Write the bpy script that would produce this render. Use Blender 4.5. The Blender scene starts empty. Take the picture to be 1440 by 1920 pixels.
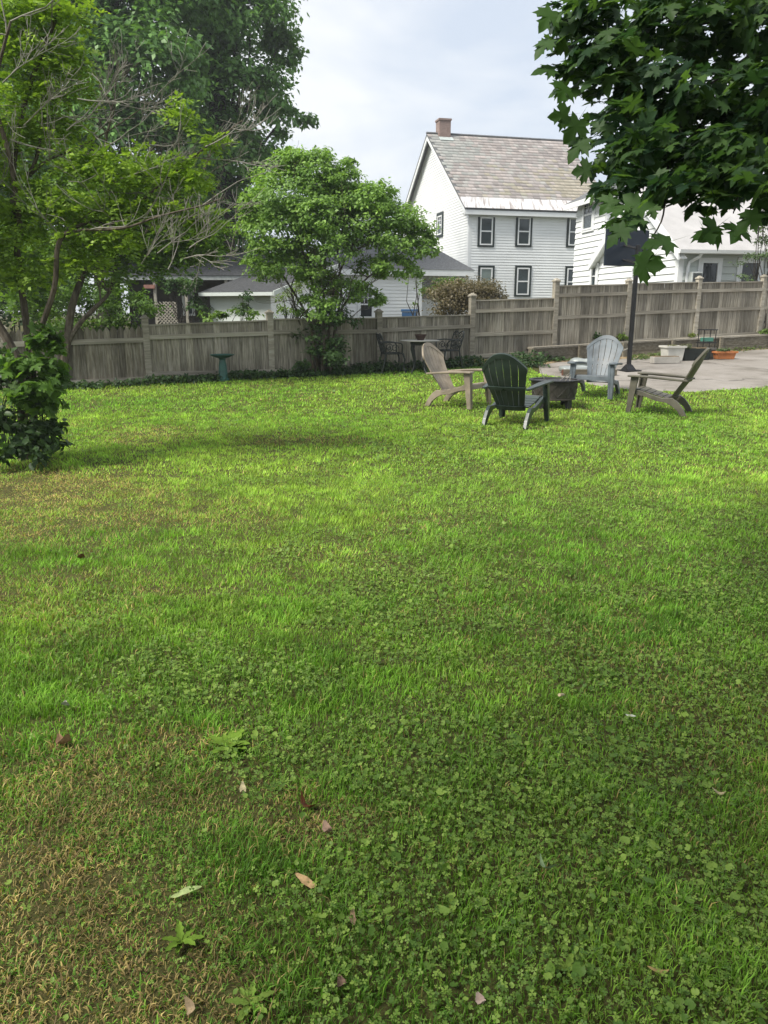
import bpy, bmesh, math, random
import numpy as np
from mathutils import Vector, Matrix, Euler

R = math.radians
sc = bpy.context.scene
# ------------------------------------------------------------------ camera
CAM = Vector((0.0, 0.0, 1.6))
PITCH = R(14.6)
FPX = 1440.0
cd = bpy.data.cameras.new('camera')
cd.sensor_fit = 'VERTICAL'; cd.sensor_height = 36.0; cd.lens = 27.0
cd.clip_start = 0.05; cd.clip_end = 3000
cam = bpy.data.objects.new('camera', cd)
sc.collection.objects.link(cam)
cam.location = CAM
cam.rotation_euler = (R(90) - PITCH, 0, 0)
sc.camera = cam
# ------------------------------------------------------------------ sky and sun
SUN_EL, SUN_AZ = R(51), R(238)          # azimuth from +Y towards +X: behind and left of the camera
world = bpy.data.worlds.new('World'); sc.world = world
world.use_nodes = True
wt = world.node_tree; wt.nodes.clear()
def wn(t): return wt.nodes.new(t)
wo = wn('ShaderNodeOutputWorld'); bg = wn('ShaderNodeBackground')
skyn = wn('ShaderNodeTexSky'); skyn.sky_type = 'NISHITA'; skyn.sun_disc = False
skyn.sun_elevation = SUN_EL; skyn.sun_rotation = SUN_AZ
skyn.air_density = 1.0; skyn.dust_density = 2.0
tc = wn('ShaderNodeTexCoord'); mp = wn('ShaderNodeMapping')
mp.inputs['Scale'].default_value = (1.0, 1.0, 2.6)
mp.inputs['Location'].default_value = (3.1, 0.4, 0.3)
wt.links.new(tc.outputs['Generated'], mp.inputs['Vector'])
n1 = wn('ShaderNodeTexNoise'); n1.inputs['Scale'].default_value = 3.2; n1.inputs['Detail'].default_value = 6; n1.inputs['Roughness'].default_value = 0.52
n1.inputs['Distortion'].default_value = 0.35
wt.links.new(mp.outputs[0], n1.inputs['Vector'])
rmp = wn('ShaderNodeValToRGB')
rmp.color_ramp.elements[0].position = 0.36; rmp.color_ramp.elements[0].color = (3.6, 4.0, 4.6, 1)
rmp.color_ramp.elements[1].position = 0.60; rmp.color_ramp.elements[1].color = (5.35, 5.4, 5.45, 1)
wt.links.new(n1.outputs['Fac'], rmp.inputs['Fac'])
mixw = wn('ShaderNodeMix'); mixw.data_type = 'RGBA'; mixw.inputs['Factor'].default_value = 0.88
wt.links.new(skyn.outputs[0], mixw.inputs['A']); wt.links.new(rmp.outputs[0], mixw.inputs['B'])
wt.links.new(mixw.outputs['Result'], bg.inputs['Color'])
bg.inputs['Strength'].default_value = 0.05
wt.links.new(bg.outputs[0], wo.inputs['Surface'])
sl = bpy.data.lights.new('sun', 'SUN'); sl.energy = 1.5; sl.angle = R(20); sl.color = (1.0, 0.95, 0.86)
sun = bpy.data.objects.new('sun', sl); sc.collection.objects.link(sun)
sdir = Vector((math.sin(SUN_AZ) * math.cos(SUN_EL), math.cos(SUN_AZ) * math.cos(SUN_EL), math.sin(SUN_EL)))
sun.rotation_euler = sdir.to_track_quat('Z', 'Y').to_euler()
sun.location = (0, 0, 30)
sc.view_settings.view_transform = 'Standard'; sc.view_settings.look = 'None'
sc.view_settings.gamma = 1.0; sc.view_settings.use_curve_mapping = False
sc.view_settings.exposure = 2.05
sc.render.engine = 'CYCLES'
try:
    sc.cycles.use_denoising = True
    sc.cycles.max_bounces = 8; sc.cycles.diffuse_bounces = 3; sc.cycles.transmission_bounces = 5
    sc.cycles.transparent_max_bounces = 8; sc.cycles.caustics_reflective = False; sc.cycles.caustics_refractive = False
except Exception:
    pass

# ------------------------------------------------------------------ geometry helpers
rng = np.random.default_rng(7)
random.seed(7)
COL = sc.collection
CT, ST = math.cos(PITCH), math.sin(PITCH)

def ray(px, py):
    X = (px - 720) / FPX; Y = (960 - py) / FPX
    return Vector((X, CT + Y * ST, -ST + Y * CT))
def at(px, py, d):
    r = ray(px, py); t = d / r.y
    return CAM + r * t
def softplus(v, k=1.2):
    return k * math.log1p(math.exp(min(v / k, 40)))
def g(x, y):
    a = 0.046 * softplus(y - 11.0)
    b = 0.046 * softplus(y - 24.0)
    return a - 0.75 * b + 0.0035 * max(0.0, x) * min(1.0, max(0.0, (y - 11) / 8)) + 0.012 * math.sin(x * 1.1 + y * .7) * math.sin(y * .9)
def gv(x, y):
    k = 1.2
    sp = lambda v: k * np.log1p(np.exp(np.minimum(v / k, 40)))
    a = 0.046 * sp(y - 11.0); b = 0.046 * sp(y - 24.0)
    return a - 0.75 * b + 0.0035 * np.maximum(0, x) * np.clip((y - 11) / 8, 0, 1) + 0.012 * np.sin(x * 1.1 + y * .7) * np.sin(y * .9)
def gpt(px, py, dz=0.0):
    r = ray(px, py)
    lo, hi = 0.3, 60.0
    f = lambda t: (CAM.z + r.z * t) - g(r.x * t, r.y * t) - dz
    for _ in range(60):
        m = (lo + hi) / 2
        if f(m) > 0: lo = m
        else: hi = m
    p = CAM + r * lo
    return p
def rplane(px, py, p0, n):
    r = ray(px, py)
    t = (p0 - CAM).dot(n) / r.dot(n)
    return CAM + r * t

class MB:
    def __init__(self): self.v = []; self.f = []
    def add(self, vs, fs):
        o = len(self.v); self.v += [tuple(a) for a in vs]; self.f += [tuple(i + o for i in a) for a in fs]
        return self
    def box(self, c, s, m=None):
        cx, cy, cz = c; a, b, d = s[0] / 2, s[1] / 2, s[2] / 2
        vs = [Vector((x, y, z)) for x in (-a, a) for y in (-b, b) for z in (-d, d)]
        if m is not None: vs = [m @ v for v in vs]
        vs = [v + Vector(c) for v in vs]
        return self.add(vs, [(0, 1, 3, 2), (4, 6, 7, 5), (0, 4, 5, 1), (2, 3, 7, 6), (0, 2, 6, 4), (1, 5, 7, 3)])
    def hexa(self, b, t):   # four bottom points, four top points
        return self.add(list(b) + list(t), [(3, 2, 1, 0), (4, 5, 6, 7), (0, 1, 5, 4), (1, 2, 6, 5), (2, 3, 7, 6), (3, 0, 4, 7)])
    def tube(self, pts, rad, n=6, cap=True):
        pts = [Vector(p) for p in pts]
        if not hasattr(rad, '__len__'): rad = [rad] * len(pts)
        rings = []; up = None
        for i, p in enumerate(pts):
            d = (pts[min(i + 1, len(pts) - 1)] - pts[max(i - 1, 0)])
            if d.length < 1e-9: d = Vector((0, 0, 1))
            d.normalize()
            if up is None:
                up = Vector((0, 0, 1)) if abs(d.z) < .9 else Vector((1, 0, 0))
            a = d.cross(up)
            if a.length < 1e-6: a = d.orthogonal()
            a.normalize(); b = a.cross(d).normalized(); up = b
            rings.append([p + (a * math.cos(2 * math.pi * k / n) + b * math.sin(2 * math.pi * k / n)) * rad[i] for k in range(n)])
        o = len(self.v)
        for r_ in rings: self.v += [tuple(q) for q in r_]
        for i in range(len(rings) - 1):
            for k in range(n):
                k2 = (k + 1) % n
                self.f.append((o + i * n + k, o + i * n + k2, o + (i + 1) * n + k2, o + (i + 1) * n + k))
        if cap:
            self.f.append(tuple(o + k for k in reversed(range(n))))
            self.f.append(tuple(o + (len(rings) - 1) * n + k for k in range(n)))
        return self
    def lathe(self, prof, n=24, c=(0, 0, 0)):
        o = len(self.v)
        for r_, z in prof:
            for k in range(n):
                a = 2 * math.pi * k / n
                self.v.append((c[0] + r_ * math.cos(a), c[1] + r_ * math.sin(a), c[2] + z))
        for i in range(len(prof) - 1):
            for k in range(n):
                k2 = (k + 1) % n
                self.f.append((o + i * n + k, o + i * n + k2, o + (i + 1) * n + k2, o + (i + 1) * n + k))
        self.f.append(tuple(o + k for k in reversed(range(n))))
        self.f.append(tuple(o + (len(prof) - 1) * n + k for k in range(n)))
        return self
    def build(self, name, mat, parent=None, smooth=False, world=True, bevel=0.0, kind=None):
        me = bpy.data.meshes.new(name)
        off = Vector((0, 0, 0))
        if parent is not None and world: off = parent_loc(parent)
        me.from_pydata([(a[0] - off.x, a[1] - off.y, a[2] - off.z) for a in self.v], [], self.f)
        if bevel > 0:
            bm = bmesh.new(); bm.from_mesh(me)
            bmesh.ops.bevel(bm, geom=[e for e in bm.edges], offset=bevel, segments=2, profile=0.5, affect='EDGES')
            bm.to_mesh(me); bm.free()
        if smooth:
            me.polygons.foreach_set('use_smooth', [True] * len(me.polygons))
        me.materials.append(mat)
        o = bpy.data.objects.new(name, me); COL.objects.link(o)
        if parent is not None: o.parent = parent
        if kind: o['kind'] = kind
        return o
def parent_loc(p):
    v = Vector((0, 0, 0))
    while p is not None:
        v += p.location; p = p.parent
    return v
def tag(o, label, cat, group=None, kind=None):
    o['label'] = label; o['category'] = cat
    if group: o['group'] = group
    if kind: o['kind'] = kind
    return o
def thing(name, label, cat, loc=(0, 0, 0), rz=0.0, group=None, scale=1.0):
    o = bpy.data.objects.new(name, None); COL.objects.link(o)
    o.location = loc; o.rotation_euler = (0, 0, rz); o.scale = (scale,) * 3
    o.empty_display_size = .2
    return tag(o, label, cat, group)
def inst(src, parent, loc, rot=(0, 0, 0), scale=(1, 1, 1), name=None):
    o = src.copy(); COL.objects.link(o)
    if name: o.name = name
    o.parent = parent; o.location = loc; o.rotation_euler = rot; o.scale = scale
    return o
def structure(o):
    o['kind'] = 'structure'; return o

class Frame:
    """a wall frame: s runs along the wall, n points out of it, z is height"""
    def __init__(self, o, u):
        self.o = Vector(o); self.u = Vector((u[0], u[1], 0)).normalized()
        self.n = Vector((self.u.y, -self.u.x, 0))
    def p(self, s, d, z): 
        q = self.o + self.u * s + self.n * d
        return Vector((q.x, q.y, z))
    def hit(self, px, py):
        q = rplane(px, py, self.o, self.n)
        return (q - self.o).dot(self.u), q.z
    def box(self, m, s0, s1, d0, d1, z0, z1):
        P = self.p
        m.hexa([P(s0, d0, z0), P(s0, d1, z0), P(s1, d1, z0), P(s1, d0, z0)], [P(s0, d0, z1), P(s0, d1, z1), P(s1, d1, z1), P(s1, d0, z1)])
        return m

# ------------------------------------------------------------------ materials
MATS = {}
def nodes(name):
    m = bpy.data.materials.new(name); m.use_nodes = True
    t = m.node_tree; b = t.nodes['Principled BSDF']
    return m, t, b
def link(t, a, b): t.links.new(a, b)
def plain(name, col, rough=.6, spec=.4, metal=0.0, nscale=8.0, namp=.18, bump=.0, coat=0.0):
    m, t, b = nodes(name)
    tc = t.nodes.new('ShaderNodeTexCoord'); n = t.nodes.new('ShaderNodeTexNoise')
    n.inputs['Scale'].default_value = nscale; n.inputs['Detail'].default_value = 5
    link(t, tc.outputs['Object'], n.inputs['Vector'])
    cr = t.nodes.new('ShaderNodeValToRGB')
    lo = [c * (1 - namp) for c in col]; hi = [min(1, c * (1 + namp)) for c in col]
    cr.color_ramp.elements[0].position = .3; cr.color_ramp.elements[1].position = .7
    cr.color_ramp.elements[0].color = (*lo, 1); cr.color_ramp.elements[1].color = (*hi, 1)
    link(t, n.outputs['Fac'], cr.inputs['Fac']); link(t, cr.outputs[0], b.inputs['Base Color'])
    b.inputs['Roughness'].default_value = rough; b.inputs['Specular IOR Level'].default_value = spec; b.inputs['Metallic'].default_value = metal
    if coat: b.inputs['Coat Weight'].default_value = coat
    if bump:
        bp = t.nodes.new('ShaderNodeBump'); bp.inputs['Strength'].default_value = bump; bp.inputs['Distance'].default_value = .01
        n2 = t.nodes.new('ShaderNodeTexNoise'); n2.inputs['Scale'].default_value = nscale * 6; n2.inputs['Detail'].default_value = 4
        link(t, tc.outputs['Object'], n2.inputs['Vector']); link(t, n2.outputs['Fac'], bp.inputs['Height']); link(t, bp.outputs[0], b.inputs['Normal'])
    MATS[name] = m
    return m
def foliage(name, trans=.35, rough=.5, spec=.3, hue_noise=.0):
    """leaf material: colour comes from the 'col' attribute of each leaf"""
    m, t, b = nodes(name)
    a = t.nodes.new('ShaderNodeAttribute'); a.attribute_name = 'col'
    link(t, a.outputs['Color'], b.inputs['Base Color'])
    b.inputs['Roughness'].default_value = rough; b.inputs['Specular IOR Level'].default_value = spec
    tr = t.nodes.new('ShaderNodeBsdfTranslucent')
    mx = t.nodes.new('ShaderNodeMix'); mx.data_type = 'RGBA'; mx.blend_type = 'MULTIPLY'; mx.inputs['Factor'].default_value = 1
    mx.inputs['B'].default_value = (1.25, 1.3, .55, 1)
    link(t, a.outputs['Color'], mx.inputs['A']); link(t, mx.outputs['Result'], tr.inputs['Color'])
    ms = t.nodes.new('ShaderNodeMixShader'); ms.inputs[0].default_value = trans
    link(t, b.outputs[0], ms.inputs[1]); link(t, tr.outputs[0], ms.inputs[2])
    link(t, ms.outputs[0], t.nodes['Material Output'].inputs['Surface'])
    MATS[name] = m
    return m
def wood(name, c0, c1, c2, scale=(14, 14, 1.2), objvar=.3, bump=.4, rough=.85):
    m, t, b = nodes(name)
    tc = t.nodes.new('ShaderNodeTexCoord'); mp = t.nodes.new('ShaderNodeMapping')
    mp.inputs['Scale'].default_value = scale
    oi = t.nodes.new('ShaderNodeObjectInfo')
    cx = t.nodes.new('ShaderNodeCombineXYZ'); 
    mul = t.nodes.new('ShaderNodeMath'); mul.operation = 'MULTIPLY'; mul.inputs[1].default_value = 37
    link(t, oi.outputs['Random'], mul.inputs[0]); link(t, mul.outputs[0], cx.inputs[0]); link(t, mul.outputs[0], cx.inputs[1])
    link(t, cx.outputs[0], mp.inputs['Location'])
    link(t, tc.outputs['Object'], mp.inputs['Vector'])
    n = t.nodes.new('ShaderNodeTexNoise'); n.inputs['Scale'].default_value = 2.2; n.inputs['Detail'].default_value = 7; n.inputs['Roughness'].default_value = .65
    link(t, mp.outputs[0], n.inputs['Vector'])
    cr = t.nodes.new('ShaderNodeValToRGB'); e = cr.color_ramp.elements
    e[0].position = .3; e[0].color = (*c0, 1); e[1].position = .72; e[1].color = (*c2, 1)
    q = e.new(.5); q.color = (*c1, 1)
    link(t, n.outputs['Fac'], cr.inputs['Fac'])
    # low-frequency stains in world space
    n3 = t.nodes.new('ShaderNodeTexNoise'); n3.inputs['Scale'].default_value = .9; n3.inputs['Detail'].default_value = 5
    geo = t.nodes.new('ShaderNodeNewGeometry'); link(t, geo.outputs['Position'], n3.inputs['Vector'])
    mr = t.nodes.new('ShaderNodeMapRange'); mr.inputs[1].default_value = .3; mr.inputs[2].default_value = .7; mr.inputs[3].default_value = .72; mr.inputs[4].default_value = 1.15
    link(t, n3.outputs['Fac'], mr.inputs[0])
    mr2 = t.nodes.new('ShaderNodeMapRange'); mr2.inputs[3].default_value = 1 - objvar; mr2.inputs[4].default_value = 1 + objvar * .6
    link(t, oi.outputs['Random'], mr2.inputs[0])
    mm = t.nodes.new('ShaderNodeMath'); mm.operation = 'MULTIPLY'; link(t, mr.outputs[0], mm.inputs[0]); link(t, mr2.outputs[0], mm.inputs[1])
    mx = t.nodes.new('ShaderNodeVectorMath'); mx.operation = 'SCALE'; link(t, cr.outputs[0], mx.inputs[0]); link(t, mm.outputs[0], mx.inputs['Scale'])
    link(t, mx.outputs[0], b.inputs['Base Color'])
    b.inputs['Roughness'].default_value = rough; b.inputs['Specular IOR Level'].default_value = .2
    bp = t.nodes.new('ShaderNodeBump'); bp.inputs['Strength'].default_value = bump; bp.inputs['Distance'].default_value = .006
    link(t, n.outputs['Fac'], bp.inputs['Height']); link(t, bp.outputs[0], b.inputs['Normal'])
    MATS[name] = m
    return m
def glass(name, col=(.02, .026, .03)):
    m, t, b = nodes(name)
    tc = t.nodes.new('ShaderNodeTexCoord'); n = t.nodes.new('ShaderNodeTexNoise'); n.inputs['Scale'].default_value = 1.4
    link(t, tc.outputs['Object'], n.inputs['Vector'])
    cr = t.nodes.new('ShaderNodeValToRGB'); cr.color_ramp.elements[0].color = (*[c * .6 for c in col], 1); cr.color_ramp.elements[1].color = (*[c * 1.8 for c in col], 1)
    link(t, n.outputs['Fac'], cr.inputs['Fac']); link(t, cr.outputs[0], b.inputs['Base Color'])
    b.inputs['Roughness'].default_value = .06; b.inputs['Specular IOR Level'].default_value = .6
    MATS[name] = m
    return m

M_fence = wood('weathered_wood', (.115, .103, .078), (.285, .258, .206), (.48, .445, .375), objvar=.38)
M_fence_rail = wood('weathered_rail', (.2, .18, .142), (.32, .292, .236), (.45, .42, .36), scale=(1.2, 14, 14), objvar=.15)
M_picket = wood('weathered_picket', (.1, .086, .062), (.21, .187, .144), (.4, .37, .305), objvar=.45)
M_timber = wood('timber', (.1, .09, .065), (.18, .16, .12), (.27, .245, .19), scale=(1, 10, 10))
M_bark = wood('bark', (.04, .032, .023), (.1, .082, .06), (.19, .165, .13), scale=(9, 9, 2.2), objvar=.1, bump=.9)
M_bark_dark = wood('bark_dark', (.018, .016, .013), (.04, .035, .027), (.075, .065, .05), scale=(9, 9, 2.2), objvar=.1, bump=.9)
M_twig = plain('dead_twig', (.25, .238, .205), .9, .1, nscale=3)
M_leaf = foliage('leaf', .38)
M_leaf_dark = foliage('leaf_dark', .3, .45, .3)
M_maple = foliage('maple_leaf', .52, .5, .2)
M_grass = foliage('grass_blade', .34, .55, .22)
M_clover = foliage('clover_leaf', .34, .5, .28)
M_white = plain('white_paint', (.79, .81, .805), .5, .3, nscale=1.3, namp=.05)
M_white_trim = plain('white_trim', (.76, .78, .78), .45, .35, nscale=2, namp=.04)
M_white_shade = plain('white_paint_shaded', (.52, .56, .53), .55, .3, nscale=1.3, namp=.06)  # darker copy of the white paint, with the walls' shade put into its colour
M_shutter = plain('black_green_trim', (.018, .028, .026), .5, .3, nscale=3)
M_glass = glass('window_glass', (.03, .042, .045))
M_blind = glass('blind_behind_glass', (.16, .2, .185))
M_glass_dark = glass('dark_glass', (.014, .017, .016))
M_roofdark = plain('dark_shingle', (.06, .062, .065), .9, .2, nscale=14, namp=.4, bump=.5)
M_roofgrey = plain('grey_shingle', (.13, .135, .14), .9, .2, nscale=14, namp=.3, bump=.4)
M_rooflight = plain('pale_roof', (.4, .39, .385), .6, .3, nscale=2, namp=.1)
M_darkwall = plain('dark_wall', (.075, .07, .06), .8, .2, nscale=2, namp=.3)
M_greywall = plain('grey_wall', (.16, .17, .17), .8, .2, nscale=2, namp=.2)
M_metal_black = plain('black_metal', (.012, .012, .013), .4, .4, nscale=10)
M_iron = plain('cast_iron', (.016, .022, .02), .45, .5, nscale=30, namp=.5, bump=.3)
M_board = plain('backboard', (.012, .02, .034), .4, .4, nscale=3)

# ------------------------------------------------------------------ fast mesh building from numpy
def np_mesh(name, verts, faces, col=None, mat=None, parent=None, smooth=False):
    """faces: (n,k) array, all with k corners"""
    me = bpy.data.meshes.new(name)
    nv = len(verts); nf, k = faces.shape
    me.vertices.add(nv); me.vertices.foreach_set('co', np.ascontiguousarray(verts, np.float32).ravel())
    me.loops.add(nf * k); me.loops.foreach_set('vertex_index', np.ascontiguousarray(faces, np.int32).ravel())
    me.polygons.add(nf); me.polygons.foreach_set('loop_start', np.arange(0, nf * k, k, dtype=np.int32))
    me.polygons.foreach_set('loop_total', np.full(nf, k, np.int32))
    if smooth: me.polygons.foreach_set('use_smooth', np.ones(nf, bool))
    me.update(calc_edges=True)
    if col is not None:
        a = me.attributes.new('col', 'FLOAT_COLOR', 'POINT')
        c4 = np.ones((nv, 4), np.float32); c4[:, :3] = col
        a.data.foreach_set('color', c4.ravel())
    if mat: me.materials.append(mat)
    o = bpy.data.objects.new(name, me); COL.objects.link(o)
    if parent is not None: o.parent = parent
    return o
def unit(a): return a / np.maximum(np.linalg.norm(a, axis=-1, keepdims=True), 1e-9)
def frames(nrm, fwd):
    """orthonormal (side, forward, normal) per leaf"""
    n = unit(nrm); f = fwd - n * np.sum(fwd * n, -1, keepdims=True); f = unit(f)
    s = np.cross(f, n)
    return s, f, n
def place(tmpl, faces, pos, s, f, n, size):
    """copy a template mesh (m,3) on every leaf: template x=side, y=forward, z=normal"""
    m = len(tmpl); N = len(pos)
    V = pos[:, None, :] + size[:, None, None] * (tmpl[None, :, 0:1] * s[:, None, :] + tmpl[None, :, 1:2] * f[:, None, :] + tmpl[None, :, 2:3] * n[:, None, :])
    F = faces[None, :, :] + (np.arange(N) * m)[:, None, None]
    return V.reshape(-1, 3), F.reshape(-1, faces.shape[1])
DIAMOND = np.array([[0, 0, 0], [.3, .42, .05], [0, 1, -.1], [-.3, .42, .05]]); DIAMOND_F = np.array([[0, 1, 2, 3]])
LEAF6 = np.array([[0, 0, 0], [.24, .25, .06], [.26, .55, .05], [0, 1, -.14], [-.26, .55, .05], [-.24, .25, .06], [0, .5, -.02]])
LEAF6_F = np.array([[0, 1, 6], [1, 2, 6], [2, 3, 6], [3, 4, 6], [4, 5, 6], [5, 0, 6]])
half = [(.0, 0), (.14, -.09), (.40, -.15), (.33, .03), (.43, .08), (.66, .16), (.53, .24), (.74, .46), (.52, .42), (.42, .52), (.36, .42), (.20, .36), (.24, .52), (.38, .66), (.22, .68), (.15, .82)]
MAPLE = [(x, y) for x, y in half] + [(0, 1.0)] + [(-x, y) for x, y in reversed(half[1:])]
MAPLE = np.array([(x, y, .14 * abs(x) - .34 * (x * x + (y - .25) ** 2) + .05 * math.sin(9 * x) * y) for x, y in MAPLE] + [(0, .26, -.015)])
MAPLE_F = [(i, (i + 1) % (len(MAPLE) - 1), len(MAPLE) - 1) for i in range(len(MAPLE) - 1)]
MAPLE_F = np.array(MAPLE_F + [(len(MAPLE), len(MAPLE) + 1, len(MAPLE) + 2)])
MAPLE = np.concatenate([MAPLE, [(-.012, .02, -.01), (.012, .02, -.01), (0, -.65, .16)]])
HEX = np.array([[0, -.1, -.05]] + [[q * math.cos(a), q * math.sin(a), .22 * q + .06 * (k % 2)] for k, (a, q) in enumerate([(-1.2, 1.0), (-.45, 1.08), (.25, .98), (.9, 1.1), (1.57, .92), (2.25, 1.08), (2.9, 1.0), (3.6, 1.05), (4.34, .98), (4.71, .42)])]); HEX_F = np.array([(0, i + 1, (i + 1) % 10 + 1) for i in range(10)])

def rvec(N, r=None):
    r = r or rng
    return unit(r.normal(size=(N, 3)))
def vnoise(x, y, scale, seed=0):
    r = np.random.default_rng(seed); L = r.random((64, 64))
    u = x / scale; v = y / scale
    iu = np.floor(u).astype(int); iv = np.floor(v).astype(int); fu = u - iu; fv = v - iv
    fu = fu * fu * (3 - 2 * fu); fv = fv * fv * (3 - 2 * fv)
    a = L[iu % 64, iv % 64]; b = L[(iu + 1) % 64, iv % 64]; c = L[iu % 64, (iv + 1) % 64]; d = L[(iu + 1) % 64, (iv + 1) % 64]
    return (a * (1 - fu) + b * fu) * (1 - fv) + (c * (1 - fu) + d * fu) * fv

def lobe(px, py, d, rx, ry, rd=None):
    """an ellipsoid of crown: centre by bearing and distance, radii in metres"""
    c = at(px, py, d)
    k = d / ray(px, py).y / FPX
    return (np.array(c), np.array([rx * k, rd if rd else (rx + ry) * .5 * k, ry * k]))
def crown(name, lobes, per_m2, leaf, cols, mat, parent, seed=1, tmpl=(DIAMOND, DIAMOND_F), clump=.28, droop=.3, inner=.5, flat=.55, upb=.9, weights=None, dead=0.0):
    r = np.random.default_rng(seed)
    P, N, C = [], [], []
    for li, (c, rad) in enumerate(lobes):
        area = 4 * math.pi * (np.prod(rad) ** (2 / 3))
        n = int(per_m2 * area * (weights[li] if weights else 1))
        rc = clump * float(np.prod(rad) ** (1 / 3))
        nk = max(6, int(n / 70))
        d = unit(r.normal(size=(nk, 3))); rho = inner + (1 - inner) * r.random(nk) ** .55
        d[:, 2] = np.where(d[:, 2] < -.55, -d[:, 2] * .5, d[:, 2])
        kc = c + d * rad * rho[:, None]
        tone = r.random(nk)
        idx = r.integers(0, nk, n)
        off = np.clip(r.normal(size=(n, 3)), -2.2, 2.2) * rc * np.array([.62, .62, .62 * flat])
        p = kc[idx] + off
        nn = unit(d[idx] * .55 + np.array([0, 0, upb]) + r.normal(size=(n, 3)) * .55)
        P.append(p); N.append(nn)
        mixv = np.clip(tone[idx] * .65 + r.random(n) * .45, 0, 1)[:, None]
        C.append(np.array(cols[0]) * (1 - mixv) + np.array(cols[1]) * mixv)
    P = np.concatenate(P); N = np.concatenate(N); C = np.concatenate(C)
    n = len(P)
    fwd = r.normal(size=(n, 3)); fwd[:, 2] -= droop * 2
    s, f, nn = frames(N, fwd)
    size = leaf * (.65 + .7 * r.random(n))
    V, F = place(tmpl[0], tmpl[1], P, s, f, nn, size)
    C = np.repeat(C * (.8 + .4 * r.random((n, 1))), len(tmpl[0]), axis=0)
    off = np.array(parent_loc(parent)) if parent is not None else 0
    return np_mesh(name, V - off, F, C, mat, parent)

def wiggle(a, b, n, amp, r):
    a = Vector(a); b = Vector(b); L = (b - a).length
    pts = []
    for i in range(n + 1):
        t = i / n; p = a.lerp(b, t)
        if 0 < i < n: p += Vector((r.uniform(-1, 1), r.uniform(-1, 1), r.uniform(-1, 1))) * amp * L
        pts.append(p)
    return pts
def branch(m, p, d, L, r0, depth, r, spread=.6, n=5, shrink=.68, tips=None, up=.12, kids=(2, 3), minr=.003):
    pts = [p]; dd = d.normalized(); segs = 4
    for i in range(segs):
        dd = (dd + Vector((r.gauss(0, .13), r.gauss(0, .13), r.gauss(0, .1) + up * .3))).normalized()
        pts.append(pts[-1] + dd * (L / segs))
    rads = [max(minr, r0 * (1 - .45 * i / segs)) for i in range(segs + 1)]
    m.tube(pts, rads, n if r0 > .012 else 4, cap=False)
    if depth == 0:
        if tips is not None: tips.append((pts[-1], dd))
        return
    for k in range(r.randint(*kids)):
        j = r.randint(1, segs)
        nd = (dd + Vector((r.gauss(0, spread), r.gauss(0, spread), r.gauss(0, spread * .7) + up))).normalized()
        branch(m, pts[j], nd, L * shrink * r.uniform(.75, 1.15), rads[j] * .62, depth - 1, r, spread, n, shrink, tips, up, kids, minr)
    branch(m, pts[-1], dd, L * shrink, rads[-1] * .85, depth - 1, r, spread, n, shrink, tips, up, kids, minr)
#@@STRUCTURE
# ================================================================== GROUND
def ground_material():
    m, t, b = nodes('ground_soil')
    geo = t.nodes.new('ShaderNodeNewGeometry')
    n = t.nodes.new('ShaderNodeTexNoise'); n.inputs['Scale'].default_value = 38; n.inputs['Detail'].default_value = 9; n.inputs['Roughness'].default_value = .75
    link(t, geo.outputs['Position'], n.inputs['Vector'])
    cr = t.nodes.new('ShaderNodeValToRGB'); e = cr.color_ramp.elements
    e[0].position = .32; e[0].color = (.03, .026, .012, 1); e[1].position = .7; e[1].color = (.12, .125, .04, 1)
    q = e.new(.5); q.color = (.065, .065, .022, 1)
    link(t, n.outputs['Fac'], cr.inputs['Fac']); link(t, cr.outputs[0], b.inputs['Base Color'])
    b.inputs['Roughness'].default_value = .95; b.inputs['Specular IOR Level'].default_value = .1
    bp = t.nodes.new('ShaderNodeBump'); bp.inputs['Strength'].default_value = .6; bp.inputs['Distance'].default_value = .02
    link(t, n.outputs['Fac'], bp.inputs['Height']); link(t, bp.outputs[0], b.inputs['Normal'])
    return m
xs = np.concatenate([[-600, -250, -120, -70, -45], np.arange(-30, 30.1, .4), [45, 70, 120, 250, 600]])
ys = np.concatenate([[-200, -80, -30, -15], np.arange(-8, 46.1, .4), [60, 90, 140, 250, 450, 800]])
GX, GY = np.meshgrid(xs, ys)
GZ = gv(GX, GY)
nx, ny = len(xs), len(ys)
ii = np.arange(nx * ny).reshape(ny, nx)
gf = np.stack([ii[:-1, :-1], ii[:-1, 1:], ii[1:, 1:], ii[1:, :-1]], -1).reshape(-1, 4)
ground = np_mesh('ground', np.stack([GX, GY, GZ], -1).reshape(-1, 3), gf, None, ground_material(), smooth=True)
structure(ground)

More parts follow.
